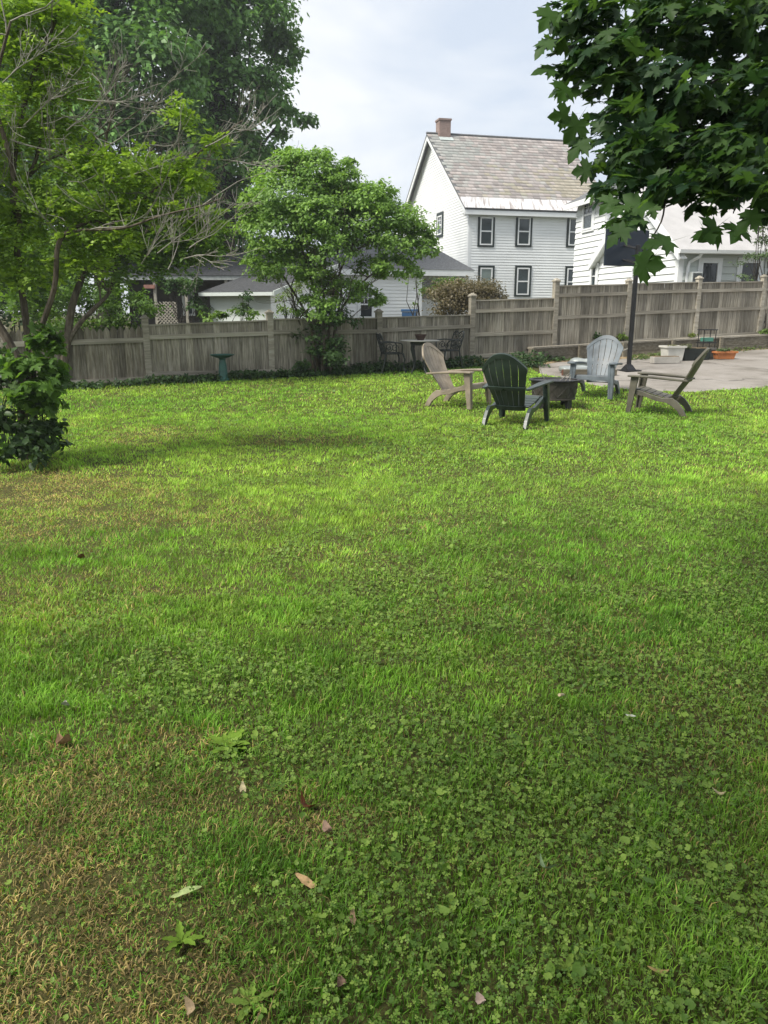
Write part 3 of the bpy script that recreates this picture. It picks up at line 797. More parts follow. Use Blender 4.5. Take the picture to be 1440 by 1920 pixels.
ac = thing('air_conditioner', 'small grey window air conditioner beside the white downspout', 'air conditioner', Fw.p(*Fw.hit(1294, 522)[:1], .2, 0) + Vector((0, 0, Fw.hit(1294, 522)[1] - .12)), math.atan2(uW.y, uW.x))
m = MB(); m.box((0, 0, .14), (.34, .34, .3)); m.build('casing', plain('ac_case', (.45, .48, .46), .5), ac, world=False, bevel=.01)
m = MB()
for k in range(7): m.box((0, -.18, .04 + k * .034), (.28, .02, .014))
m.build('grille', M_metal_black, ac, world=False)
# two-storey block behind the wing
Fu = Frame(K + bW * 5.25 + uW * .12, uW); TL = 2.45; TW = 6.0; zeu = 5.62
m = MB(); Fu.box(m, 0, TW, -TL, 0, ZG, zeu)
wall_u = m.build('wall', M_white, nb_)
Ful = Frame(K + bW * (5.25 + TL) + uW * .12, -bW)
planks(Ful, wall_u, lambda z: 0, lambda z: TL, 1.3, zeu - .2, sw, M_white)
planks(Fu, wall_u, lambda z: 0.02, lambda z: TW, 3.4, zeu - .2, sw, M_white)
m = MB(); P = Fu.p
o_ = .4
m.add([P(-o_, o_, zeu), P(TW + o_, o_, zeu), P(TW + o_, -TL - o_, zeu), P(-o_, -TL - o_, zeu), P(1.7, -1.2, zeu + 1.2), P(TW - 1.7, -1.2, zeu + 1.2)], [(0, 1, 5, 4), (1, 2, 5), (2, 3, 4, 5), (3, 0, 4), (3, 2, 1, 0)])
m.build('roof', M_roofgrey, nb_)
m = MB(); Fu.box(m, -o_, TW + o_, o_ - .04, o_ + .002, zeu - .2, zeu - .004); 
m.hexa([P(-o_ - .002, o_ - .042, zeu - .2), P(-o_ - .002, -TL - o_, zeu - .2), P(-o_ + .04, -TL - o_, zeu - .2), P(-o_ + .04, o_ - .042, zeu - .2)], [P(-o_ - .002, o_ - .042, zeu - .004), P(-o_ - .002, -TL - o_, zeu - .004), P(-o_ + .04, -TL - o_, zeu - .004), P(-o_ + .04, o_ - .042, zeu - .004)])
m.build('fascia', M_white_trim, nb_)
s0_, z1_ = Ful.hit(1098.5, 376); s1_, z0_ = Ful.hit(1113.5, 429)
window(Ful, nb_, s0_, s1_, z0_, z1_, M_white_trim, .09, 2, base=.035, muntins=1)
s0_, z1_ = Fl.hit(1113, 500); s1_, z0_ = Fl.hit(1120, 536)
window(Fl, nb_, s0_ , s1_, z0_, z1_, M_white_trim, .1, 2, base=.035)
s0_, z1_ = Fu.hit(1243, 372); s1_, z0_ = Fu.hit(1262, 408)
window(Fu, nb_, s0_, s1_, z0_, z1_, M_shutter, .12, 2, base=.035)
# white trellis beside the wing
tp = at(1198, 515, 22.8)
trl = thing('white_trellis', 'small white slatted trellis just above the fence by the black pole', 'trellis', (tp.x, tp.y, 1.2), .15)
for k in range(6):
    m = MB(); m.box((-.2 + k * .08, 0, tp.z - 1.2 - .3 + .05), (.025, .02, .95)); m.build('slat', M_white_trim, trl, world=False)
for zz in (.15, -.35):
    m = MB(); m.box((0, -.016, tp.z - 1.2 + zz), (.5, .012, .04)); m.build('rail', M_white_trim, trl, world=False)

# ---- garage and dark porch house at the left
gc = at(507, 560, 26.0); gc.z = 0
gu = Vector((.93, -.36, 0)).normalized()       # front-left wall runs to the corner
GQ = 2.3
Fq = Frame(gc - gu * GQ, gu); Fq2 = Frame(gc, Vector((gu.y * -1, gu.x, 0)))
ZQ = 2.2
gar = thing('white_garage', 'small white garage with dark grey shed roof over the fence', 'garage', (gc.x, gc.y, .3))
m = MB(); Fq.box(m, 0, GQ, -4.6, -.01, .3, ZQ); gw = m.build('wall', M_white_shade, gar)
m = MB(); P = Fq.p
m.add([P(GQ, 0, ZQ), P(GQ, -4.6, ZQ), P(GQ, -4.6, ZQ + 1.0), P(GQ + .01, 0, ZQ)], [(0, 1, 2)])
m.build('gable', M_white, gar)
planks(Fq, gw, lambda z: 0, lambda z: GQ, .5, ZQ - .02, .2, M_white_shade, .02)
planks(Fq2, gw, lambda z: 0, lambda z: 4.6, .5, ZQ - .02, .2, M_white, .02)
m = MB(); m.hexa([P(-.2, .35, ZQ - .06), P(GQ + .3, .35, ZQ - .06), P(GQ + .3, -4.8, ZQ + 1.06), P(-.2, -4.8, ZQ + 1.06)], [P(-.2, .35, ZQ + .03), P(GQ + .3, .35, ZQ + .03), P(GQ + .3, -4.8, ZQ + 1.15), P(-.2, -4.8, ZQ + 1.15)])
m.build('roof', M_roofdark, gar)
m = MB(); m.hexa([P(GQ + .302, .36, ZQ - .1), P(GQ + .34, .36, ZQ - .1), P(GQ + .34, -4.8, ZQ + 1.02), P(GQ + .302, -4.8, ZQ + 1.02)], [P(GQ + .302, .36, ZQ + .05), P(GQ + .34, .36, ZQ + .05), P(GQ + .34, -4.8, ZQ + 1.17), P(GQ + .302, -4.8, ZQ + 1.17)])
Fq.box(m, -.2, GQ + .3, .352, .38, ZQ - .09, ZQ + .02)
m.build('trim', M_white_shade, gar)
dO = at(210, 520, 29.0); dO.z = 0
Fd = Frame(dO, Vector((1, .02, 0)))
sdr = Fd.hit(575, 520)[0]; zd0 = Fd.hit(300, 525)[1]; zd1 = Fd.hit(300, 517)[1]
dk = thing('porch_house', 'dark low house with deep porch, posts and grey fascia behind the board fence', 'house', (dO.x, dO.y, .3))
m = MB(); Fd.box(m, 0, sdr, -5, -1.8, .3, zd1); m.build('wall', M_darkwall, dk)
m = MB(); Fd.box(m, -.3, sdr + .3, .0, .06, zd0, zd1); m.build('fascia', plain('grey_fascia', (.3, .32, .31), .6), dk)
m = MB(); P = Fd.p
m.add([P(-.4, .1, zd1 + .01), P(sdr + .4, .1, zd1 + .01), P(sdr + .4, -5.5, zd1 + .01), P(-.4, -5.5, zd1 + .01), P(-.4, -2.7, zd1 + 1.0), P(sdr + .4, -2.7, zd1 + 1.0)], [(0, 1, 5, 4), (1, 2, 5), (2, 3, 4, 5), (3, 0, 4), (3, 2, 1, 0)])
m.build('roof', M_roofdark, dk)
M_postw = plain('porch_post', (.33, .31, .26), .8, .2)
for px in (291, 349, 425):
    s_ = Fd.hit(px, 560)[0]
    m = MB(); Fd.box(m, s_ - .05, s_ + .05, -.1, 0, .3, zd0); m.build('porch_post', M_postw, dk)
s0_, z1_ = Fd.hit(322, 538); s1_, z0_ = Fd.hit(343, 585)
Fd2 = Frame(dO - Fd.n * 1.8, Fd.u)
window(Fd2, dk, s0_, s1_, z0_ - .1, z1_, M_white_trim, .06, 2, base=.03, glassm=M_glass)
s0_, z0_ = Fd.hit(296, 612); s1_, z1_ = Fd.hit(332, 566)
lat = []
for k in range(9):
    a = s0_ + (s1_ - s0_) * k / 8
for sgn in (1, -1):
    for k in range(-4, 9):
        st = (s1_ - s0_) / 6
        x0 = s0_ + k * st; h = z1_ - z0_
        pa = (x0, z0_) if sgn > 0 else (x0, z1_); pb2 = (x0 + h, z1_) if sgn > 0 else (x0 + h, z0_)
        # clip to the panel
        def clipx(p, q, lo, hi):
            (xa, za), (xb, zb) = p, q
            t0, t1 = 0.0, 1.0; dx = xb - xa
            t0 = max(t0, (lo - xa) / dx); t1 = min(t1, (hi - xa) / dx)
            if t0 >= t1 - .05: return None
            return (xa + dx * t0, za + (zb - za) * t0), (xa + dx * t1, za + (zb - za) * t1)
        cl = clipx(pa, pb2, s0_, s1_)
        if cl:
            (xa, za), (xb, zb) = cl
            m = MB(); dd = .005 if sgn > 0 else .02
            m.tube([Fd.p(xa, .02 + dd, za), Fd.p(xb, .02 + dd, zb)], .02, 4)
            m.build('lattice_slat', M_postw, dk)
m = MB(); sb_, zb_ = Fd.hit(271, 541); sb2, zb2 = Fd.hit(291, 534); Fd.box(m, sb_, sb2, .02, .1, zb_, zb2); m.build('beam_end', plain('red_beam', (.28, .14, .11), .8), dk)
#@@OBJECTS
# ================================================================== TIMBER BED WALL ALONG THE FENCE
bedw = thing('timber_bed_wall', 'low grey timber retaining wall of a bed along the right part of fence', 'wall', (0, 0, 0))
wpts = [(998, 651, 18.95), (1085, 646, 19.75), (1168, 641, 20.4), (1260, 636, 21.1), (1350, 631, 21.75), (1445, 626, 22.4)]
wp = [at(*p) for p in wpts]; wp.append(wp[-1] + (wp[-1] - wp[-2]) * 2)
for i in range(len(wp) - 1):
    A, B = wp[i], wp[i + 1]; d = Vector((B.x - A.x, B.y - A.y, 0)); L = d.length; u = d / L
    F_ = Frame((A.x, A.y, 0), u)
    za, zb = A.z, B.z
    ga, gb = g(A.x, A.y) - .05, g(B.x, B.y) - .05
    def beam(name, f0, f1, d0, d1, mat=M_timber, gap=.004):
        P = F_.p; m = MB()
        z0a, z1a = ga + (za - ga) * f0, ga + (za - ga) * f1; z0b, z1b = gb + (zb - gb) * f0, gb + (zb - gb) * f1
        m.hexa([P(gap, d0, z0a), P(gap, d1, z0a), P(L - gap, d1, z0b), P(L - gap, d0, z0b)], [P(gap, d0, z1a), P(gap, d1, z1a), P(L - gap, d1, z1b), P(L - gap, d0, z1b)])
        return m.build(name, mat, bedw)
    beam('timber', 0, .44, -.14, .0); beam('timber', .45, .9, -.14, .006); beam('cap_board', .905, 1.0, -.17, .035, M_fence_rail)
    for s_ in ((0.0,) if i else (0.0, )):
        m = MB(); F_.box(m, s_ - .05, s_ + .05, .04, .1, ga, za - .02); m.build('stake', M_timber, bedw)
# soil of the bed between the wall and the fence
vs = []; 
for i, A in enumerate(wp):
    t = i / (len(wp) - 1); 
    vs += [(A.x, A.y + .1, A.z - .06), (A.x - .25, A.y + 1.1, A.z - .03)]
structure(MB().add(vs, [(2 * i, 2 * i + 2, 2 * i + 3, 2 * i + 1) for i in range(len(wp) - 1)]).build('planting_bed', M_dirt))

# ================================================================== ADIRONDACK CHAIRS
def prism_x(m, poly, x0, x1):
    n = len(poly)
    m.add([(x0, y, z) for y, z in poly] + [(x1, y, z) for y, z in poly], [tuple(range(n)), tuple(reversed(range(n, 2 * n)))] + [(i, i + n, (i + 1) % n + n, (i + 1) % n) for i in range(n)])
    return m
def plastic(name, col, rough=.42, dust=.36):
    m, t, b = nodes(name)
    tc = t.nodes.new('ShaderNodeTexCoord')
    n = t.nodes.new('ShaderNodeTexNoise'); n.inputs['Scale'].default_value = 5; n.inputs['Detail'].default_value = 7
    link(t, tc.outputs['Object'], n.inputs['Vector'])
    cr = t.nodes.new('ShaderNodeValToRGB'); e = cr.color_ramp.elements
    e[0].position = .3; e[0].color = (*[c * (1 - dust) for c in col], 1); e[1].position = .75; e[1].color = (*[min(1, c * (1 + dust) + .012) for c in col], 1)
    link(t, n.outputs['Fac'], cr.inputs['Fac']); link(t, cr.outputs[0], b.inputs['Base Color'])
    mr = t.nodes.new('ShaderNodeMapRange'); mr.inputs[3].default_value = rough - .08; mr.inputs[4].default_value = rough + .2
    link(t, n.outputs['Fac'], mr.inputs[0]); link(t, mr.outputs[0], b.inputs['Roughness'])
    b.inputs['Specular IOR Level'].default_value = .45
    n2 = t.nodes.new('ShaderNodeTexNoise'); n2.inputs['Scale'].default_value = 90; n2.inputs['Detail'].default_value = 3
    mp = t.nodes.new('ShaderNodeMapping'); mp.inputs['Scale'].default_value = (1, .15, .15); link(t, tc.outputs['Object'], mp.inputs[0]); link(t, mp.outputs[0], n2.inputs['Vector'])
    bp = t.nodes.new('ShaderNodeBump'); bp.inputs['Strength'].default_value = .15; bp.inputs['Distance'].default_value = .004
    link(t, n2.outputs['Fac'], bp.inputs['Height']); link(t, bp.outputs[0], b.inputs['Normal'])
    return m
def bk(s, t):
    prof = [(-.05, -.125, .215), (0, -.15, .255), (.2, -.225, .37), (.38, -.305, .49), (.6, -.385, .64), (.8, -.45, .785), (1.0, -.505, .93), (1.1, -.53, 1.0)]
    ss = [p[0] for p in prof]
    y = float(np.interp(s, ss, [p[1] for p in prof])); z = float(np.interp(s, ss, [p[2] for p in prof]))
    hw = float(np.interp(s, [0, .38, .75, 1.0], [.19, .245, .30, .285]))
    return Vector((hw * t, y - .05 * (1 - t * t), z))
def s_top(t): return 1.05 - .25 * abs(t) ** 2.1
def sheet(m, s0, s1, t0, t1, ns, nt, th, off=0.0):
    """a curved slab on the backrest surface; s0, s1 may be functions of t"""
    fs0 = s0 if callable(s0) else (lambda t: s0); fs1 = s1 if callable(s1) else (lambda t: s1)
    nrm = Vector((0, .88, .47))
    o = len(m.v); W = nt + 1
    for side in (0, 1):
        for i in range(ns + 1):
            for j in range(nt + 1):
                t = t0 + (t1 - t0) * j / nt; s = fs0(t) + (fs1(t) - fs0(t)) * i / ns
                m.v.append(tuple(bk(s, t) + nrm * (off + (th / 2 if side else -th / 2))))
    Q = (ns + 1) * W
    for i in range(ns):
        for j in range(nt):
            a = o + i * W + j
            m.f.append((a, a + 1, a + W + 1, a + W)); b = a + Q; m.f.append((b + W, b + W + 1, b + 1, b))
    for i in range(ns):
        a = o + i * W; m.f.append((a + W, a + W + Q, a + Q, a)); a = o + i * W + nt; m.f.append((a, a + Q, a + W + Q, a + W))
    for j in range(nt):
        a = o + j; m.f.append((a, a + Q, a + 1 + Q, a + 1)); a = o + ns * W + j; m.f.append((a + 1, a + 1 + Q, a + Q, a))
    return m
def adirondack(label, loc, rz, mat, scale=1.04, nslat=6):
    t = thing('adirondack_chair', label, 'chair', loc, rz, 'plastic adirondack chairs round the fire pit', scale)
    kw = dict(world=False)
    for i in range(nslat):
        a = -1 + 2 * i / nslat; b = -1 + 2 * (i + 1) / nslat; gp = .017
        m = sheet(MB(), -.02, lambda q: s_top(q) - .05, a + (gp if i else 0), b - (gp if i < nslat - 1 else 0), 9, 2, .016)
        m.build('back_slat', mat, t, smooth=False, bevel=0, **kw)
    sheet(MB(), lambda q: s_top(q) - .085, s_top, -1.02, 1.02, 2, 20, .03).build('top_rim', mat, t, **kw)
    sheet(MB(), .385, .445, -1.02, 1.02, 1, 10, .034, -.008).build('back_band', mat, t, **kw)
    sheet(MB(), -.05, .03, -1.05, 1.05, 1, 8, .034, -.006).build('lower_band', mat, t, **kw)
    zs = lambda y: float(np.interp(y, [-.16, -.05, .12, .28, .34, .39], [.255, .262, .305, .358, .368, .36]))
    ys_ = np.linspace(-.13, .385, 7)
    for i in range(6):
        y0, y1 = ys_[i] + .006, ys_[i + 1] - .006
        m = MB(); hw = .235 + .03 * (i / 5)
        m.hexa([(-hw, y0, zs(y0) - .016), (hw, y0, zs(y0) - .016), (hw, y1, zs(y1) - .016), (-hw, y1, zs(y1) - .016)], [(-hw, y0, zs(y0)), (hw, y0, zs(y0)), (hw, y1, zs(y1)), (-hw, y1, zs(y1))])
        m.build('seat_slat', mat, t, bevel=.004, **kw)
    m = MB(); m.hexa([(-.275, .378, .285), (.275, .378, .285), (.275, .4, .285), (-.275, .4, .285)], [(-.275, .366, .352), (.275, .366, .352), (.275, .39, .352), (-.275, .39, .352)])
    m.build('seat_front', mat, t, bevel=.005, **kw)
    for sx in (-1, 1):
        m = MB()
        out = [(.45, .27), (.458, .3), (.458, .36), (.44, .395), (.36, .40), (.1, .39), (-.15, .365), (-.37, .325), (-.385, .30), (-.37, .27), (-.1, .275), (.15, .27)]
        n = len(out)
        zz = lambda y: float(np.interp(y, [-.4, -.1, .3, .46], [.515, .545, .572, .566]))
        m.add([(sx * x, y, zz(y)) for y, x in out] + [(sx * x, y, zz(y) - .026) for y, x in out], [tuple(range(n)), tuple(reversed(range(n, 2 * n)))] + [(i, i + n, (i + 1) % n + n, (i + 1) % n) for i in range(n)])
        m.build('armrest', mat, t, bevel=.006, **kw)
        m = MB()   # front leg, an L-shaped moulding
        m.hexa([(sx * .315, .385, 0), (sx * .36, .385, 0), (sx * .36, .45, 0), (sx * .315, .45, 0)], [(sx * .30, .30, .545), (sx * .348, .30, .545), (sx * .348, .41, .545), (sx * .30, .41, .545)])
        m.hexa([(sx * .29, .43, .002), (sx * .314, .43, .002), (sx * .314, .452, .002), (sx * .29, .452, .002)], [(sx * .25, .388, .54), (sx * .299, .388, .54), (sx * .299, .412, .54), (sx * .25, .412, .54)])
        m.build('front_leg', mat, t, bevel=.004, **kw)
        m = MB()
        prism_x(m, [(.37, .355), (.28, .345), (.12, .29), (-.05, .248), (-.14, .25), (-.19, .255), (-.27, .20), (-.35, .1), (-.40, 0), (-.315, 0), (-.265, .08), (-.18, .145), (-.1, .185), (.05, .205), (.2, .26), (.37, .285)], sx * .262, sx * .312)
        m.build('rear_leg', mat, t, bevel=.005, **kw)
    return t
def gl_loc(px, py):
    p = gpt(px, py); return Vector((p.x, p.y, g(p.x, p.y)))
M_tan = plastic('tan_resin', (.24, .2, .148)); M_green = plastic('green_resin', (.018, .032, .025), .26, .3); M_blue = plastic('blue_resin', (.088, .108, .122)); M_olive = plastic('olive_resin', (.085, .078, .056))
adirondack('weathered tan plastic adirondack chair in profile, facing right, nearest the iron table', gl_loc(855, 760), R(-124), M_tan)
adirondack('dark green plastic adirondack chair with its back turned, in front of fire pit', gl_loc(963, 795), R(-29), M_green, 1.06)
adirondack('blue-grey plastic adirondack chair facing front, beside the black pole', gl_loc(1117, 742), R(152), M_blue, 1.08)
adirondack('brown-olive plastic adirondack chair in profile at the patio edge, facing left', gl_loc(1240, 774), R(60), M_olive, 1.05)

# ================================================================== FIRE PIT
fpl = gl_loc(1037, 763)
pit = thing('fire_pit', 'round brown metal fire pit on short dark legs between the chairs', 'fire pit', fpl, .2)
M_pit = plain('pit_metal', (.042, .037, .031), .6, .4, nscale=6, namp=.35, bump=.3)
m = MB(); m.lathe([(.30, .13), (.335, .15), (.375, .42), (.375, .435), (.355, .435), (.345, .40), (.31, .2), (.02, .17)], 40); m.build('bowl', M_pit, pit, world=False, smooth=False)
m = MB(); m.lathe([(.372, .425), (.405, .43), (.41, .445), (.40, .452), (.36, .448), (.355, .43)], 40); m.build('rim', M_metal_black, pit, world=False)
m = MB(); m.lathe([(.322, .135), (.352, .14), (.352, .158), (.33, .162)], 40); m.build('lower_band', M_pit, pit, world=False)
for k in range(4):
    a = k * math.pi / 2 + .5; m = MB()
    c, s = math.cos(a), math.sin(a)
    m.hexa([(.28 * c - .06 * s, .28 * s + .06 * c, 0), (.28 * c + .06 * s, .28 * s - .06 * c, 0), (.33 * c + .06 * s, .33 * s - .06 * c, 0), (.33 * c - .06 * s, .33 * s + .06 * c, 0)],
           [(.25 * c - .05 * s, .25 * s + .05 * c, .16), (.25 * c + .05 * s, .25 * s - .05 * c, .16), (.32 * c + .05 * s, .32 * s - .05 * c, .16), (.32 * c - .05 * s, .32 * s + .05 * c, .16)])
    m.build('leg', M_metal_black, pit, world=False)
for k in range(12):
    a0 = k * math.pi / 6
    for sg in (1, -1):
        pts = []
        for j in range(6):
            a = a0 + sg * (j / 5 - .5) * .5; h = .185 + .2 * j / 5; rr = .335 + .04 * (h - .15) / .27 + .003
            pts.append((rr * math.cos(a), rr * math.sin(a), h))
        m = MB(); m.tube(pts, .004, 4); m.build('lattice_wire', M_pit, pit, world=False)
tw = MB(); rr = random.Random(2)
for k in range(6):
    a = rr.uniform(0, 6.28); tw.tube([(rr.uniform(-.2, .2), rr.uniform(-.2, .2), .22), (.25 * math.cos(a), .25 * math.sin(a), .5 + rr.uniform(0, .12))], [.008, .005], 5)
t_o = tw.build('branches', M_twig, None); t_o.location = fpl; tag(t_o, 'dry sticks poking out of the fire pit', 'branches', kind='stuff')

# ================================================================== BISTRO SET
def scroll(m, c, r0, turns, ax, ay, rad=.009, sgn=1, n=14, ph=0):
    pts = []
    for i in range(n):
        a = ph + sgn * turns * 2 * math.pi * i / (n - 1); rr_ = r0 * (1 - .75 * i / (n - 1))
        pts.append(Vector(c) + ax * (rr_ * math.cos(a)) + ay * (rr_ * math.sin(a)))
    m.tube(pts, rad, 5)
def iron_chair(label, loc, rz):
    t = thing('iron_chair', label, 'chair', loc, rz, 'cast iron chairs at the round table')
    X, Y, Z = Vector((1, 0, 0)), Vector((0, 1, 0)), Vector((0, 0, 1))
    kw = dict(world=False)
    for sx in (-1, 1):
        m = MB(); m.tube([(sx * .2, .19, .43), (sx * .23, .23, .3), (sx * .2, .21, .14), (sx * .235, .26, 0)], [.022, .018, .013, .016], 6); m.build('leg', M_iron, t, **kw)
        m = MB(); m.tube([(sx * .18, -.19, .43), (sx * .2, -.22, .25), (sx * .22, -.3, 0)], [.022, .016, .015], 6); m.build('leg', M_iron, t, **kw)
        m = MB(); m.tube([(sx * .19, -.24, .66), (sx * .26, -.05, .67), (sx * .27, .12, .655), (sx * .245, .17, .6), (sx * .22, .17, .44)], [.014, .014, .016, .014, .014], 6)
        scroll(m, (sx * .235, .0, .545), .085, 1.3, Y, Z); scroll(m, (sx * .235, -.12, .53), .06, 1.2, Y, Z, sgn=-1)
        m.build('armrest', M_iron, t, **kw)
    m = MB(); m.lathe([(.22, .41), (.235, .42), (.235, .435), (.2, .437)], 20)
    o = m.build('seat_rim', M_iron, t, **kw)
    m = MB()
    for k in range(7):
        a = k * 6.283 / 7; scroll(m, (.13 * math.cos(a), .13 * math.sin(a), .44), .07, 1.2, X, Y, .009)
    for k in range(5): m.tube([(-.2, -.16 + k * .08, .432), (.2, -.16 + k * .08, .432)], .012, 5)
    m.build('seat_lattice', M_iron, t, **kw)
    B = lambda x, z: Vector((x, -.2 - (z - .43) * .28 + .25 * x * x, z))
    ob = [(-.18, .43), (-.2, .55), (-.22, .7), (-.21, .8), (-.15, .855), (-.07, .84), (0, .8), (.07, .84), (.15, .855), (.21, .8), (.22, .7), (.2, .55), (.18, .43)]
    m = MB(); m.tube([B(*p) for p in ob], .015, 6); m.build('back_frame', M_iron, t, **kw)
    U = Vector((0, -.27, .963))
    m = MB()
    for sx in (-1, 1):
        scroll(m, B(sx * .11, .76), .075, 1.4, X, U, .009, sgn=sx); scroll(m, B(sx * .1, .62), .08, 1.3, X, U, .009, sgn=-sx, ph=1); scroll(m, B(sx * .09, .5), .06, 1.2, X, U, .009, sgn=sx, ph=2)
    m.tube([B(0, .43), B(0, .8)], .011, 5); m.tube([B(-.2, .6), B(0, .68), B(.2, .6)], .01, 5); m.tube([B(-.19, .5), B(0, .56), B(.19, .5)], .01, 5)
    m.build('back_scrollwork', M_iron, t, **kw)
    return t
ctab = gl_loc(786, 699)
tab = thing('iron_table', 'round garden table with pale top and dark curved iron legs by fence', 'table', ctab, .3)
m = MB(); m.lathe([(.42, .685), (.44, .69), (.44, .705), (.42, .71)], 40); m.build('table_top', plain('pale_table', (.27, .27, .25), .5, .4, nscale=5), tab, world=False)
m = MB(); m.lathe([(.17, .60), (.2, .62), (.21, .684), (.16, .684)], 24); m.build('apron', M_iron, tab, world=False)
for k in range(4):
    a = k * math.pi / 2 + .35; c, s = math.cos(a), math.sin(a)
    m = MB(); m.tube([(.19 * c, .19 * s, .68), (.215 * c, .215 * s, .52), (.15 * c, .15 * s, .3), (.16 * c, .16 * s, .12), (.23 * c, .23 * s, 0)], [.04, .034, .024, .018, .024], 8); m.build('leg', M_iron, tab, world=False)
pot = thing('flower_pot', 'small dark brown bowl pot standing on the round table', 'pot', ctab + Vector((.02, -.02, .71)))
m = MB(); m.lathe([(.07, 0), (.105, .06), (.115, .095), (.13, .1), (.13, .125), (.112, .125), (.1, .08), (.02, .07)], 24); m.build('bowl', plain('pot_clay', (.06, .035, .026), .6, .3), pot, world=False)
iron_chair('black cast iron scrollwork chair left of the round table', gl_loc(735, 699), R(-75))
iron_chair('black cast iron scrollwork chair right of the round table, partly behind tan chair', gl_loc(839, 692), R(118))

# ================================================================== BIRD BATH
bl = gl_loc(419, 714)
bb = thing('bird_bath', 'green pedestal bird bath standing before the fence on the lawn edge', 'bird bath', bl)
M_bb = plain('green_glaze', (.03, .1, .085), .45, .45, nscale=7, namp=.3)
m = MB(); m.lathe([(.125, 0), (.125, .04), (.1, .06), (.085, .2), (.075, .33), (.06, .42), (.08, .455)], 28); m.build('pedestal', M_bb, bb, world=False, smooth=False)
m = MB(); m.lathe([(.06, .456), (.13, .468), (.22, .505), (.245, .522), (.25, .53), (.235, .533), (.2, .515), (.1, .487), (.01, .482)], 36); m.build('basin', M_bb, bb, world=False)

# ================================================================== BASKETBALL HOOP
hl_ = gl_loc(1178, 697); hz = hl_.z + .022
hoop = thing('basketball_hoop', 'black pole basketball hoop with dark backboard at the patio edge', 'basketball hoop', (hl_.x, hl_.y, hz), R(20))
zt_ = zat(1190, 440, hl_.y) - hz; zb_ = zat(1190, 496, hl_.y) - hz
m = MB(); m.hexa([(-.2, -.2, 0), (.2, -.2, 0), (.2, .2, 0), (-.2, .2, 0)], [(-.2, -.2, .02), (.2, -.2, .02), (.2, .2, .02), (-.2, .2, .02)])
m.hexa([(-.12, -.12, .021), (.12, -.12, .021), (.12, .12, .021), (-.12, .12, .021)], [(-.05, -.05, .14), (.05, -.05, .14), (.05, .05, .14), (-.05, .05, .14)]); m.build('base_plate', M_metal_black, hoop, world=False)
m = MB(); m.box((0, 0, (zb_ + .35) / 2 + .05), (.078, .078, zb_ + .35)); m.build('pole', M_metal_black, hoop, world=False, bevel=.01)
m = MB(); m.box((.04, .45, zb_ + .37), (1.12, .05, .76)); m.build('backboard', M_board, hoop, world=False, bevel=.01)
for zz in (.12, .42):
    m = MB(); m.tube([(-.05, 0, zb_ + zz - .1), (-.05, .42, zb_ + zz)], .02, 6); m.tube([(.05, 0, zb_ + zz - .1), (.05, .42, zb_ + zz)], .02, 6); m.build('bracket', M_metal_black, hoop, world=False)
m = MB(); m.tube([(.04 + .225 * math.cos(a), .74 + .225 * math.sin(a), zb_ + .12) for a in np.linspace(0, 6.283, 25)], .01, 6); m.build('rim', plain('rim_orange', (.35, .08, .02), .5), hoop, world=False)

# bags and boards lying by the pole
sk = plain('plastic_sack', (.26, .285, .275), .35, .5, nscale=4, namp=.35)
def sack(label, px, py, rz, L, W, H, seed, lift=0):
    p = gl_loc(px, py); rr = np.random.default_rng(seed)
    me = bpy.data.meshes.new('sack'); bm = bmesh.new(); bmesh.ops.create_icosphere(bm, subdivisions=3, radius=1)
    for v in bm.verts:
        c = v.co; a = 3.5
        q = Vector([math.copysign(abs(k) ** .6, k) for k in c])
        nz = math.sin(q.x * 5 + seed) * .08 + math.sin(q.y * 7 + q.x * 3) * .07
        v.co = Vector((q.x * L / 2, q.y * W / 2, max(0, (q.z * .5 + .45 + nz)) * H))
    bm.to_mesh(me); bm.free(); me.materials.append(sk)
    me.polygons.foreach_set('use_smooth', [True] * len(me.polygons))
    o = bpy.data.objects.new('sack', me); COL.objects.link(o); o.location = p + Vector((0, 0, .03 + lift)); o.rotation_euler = (0, 0, rz)
    return tag(o, label, 'sack', 'sacks lying on the patio')
sack('pale crumpled plastic sack lying behind the blue-grey chair, lower one', 1080, 701, .1, .75, .45, .16, 1)
sack('pale grey sack lying on top of another sack behind the blue-grey chair', 1092, 698, -.15, .6, .4, .15, 4, .13)
bm_p = gl_loc(1105, 706); bmz = bm_p.z + .03
bo = thing('square_beam', 'dark square timber lying on the patio behind the blue-grey chair', 'beam', (bm_p.x, bm_p.y, bmz), .02)
m = MB(); m.box((0, 0, .06), (1.15, .1, .12)); m.build('beam', M_timber, bo, world=False, bevel=.006)
m = MB(); m.box((-.584, 0, .06), (.014, .096, .115)); m.build('end_grain', plain('end_grain', (.14, .06, .04), .9), bo, world=False)
for (a, b, nm) in [((1133, 676, 17.6), (1187, 649, 18.4), 'thin pale stick leaning against the black pole'), ((1130, 672, 17.75), (1172, 655, 18.3), 'short dark stick leaning behind the black pole')]:
    A = at(*a); B = at(*b); m = MB(); m.tube([A - B, (A - B) * .45 + Vector((0, 0, .01)), Vector((0, 0, 0))], [.014, .016, .012], 6)
    o = m.build('stick', M_twig if 'pale' in nm else M_timber); o.location = B; tag(o, nm, 'stick')

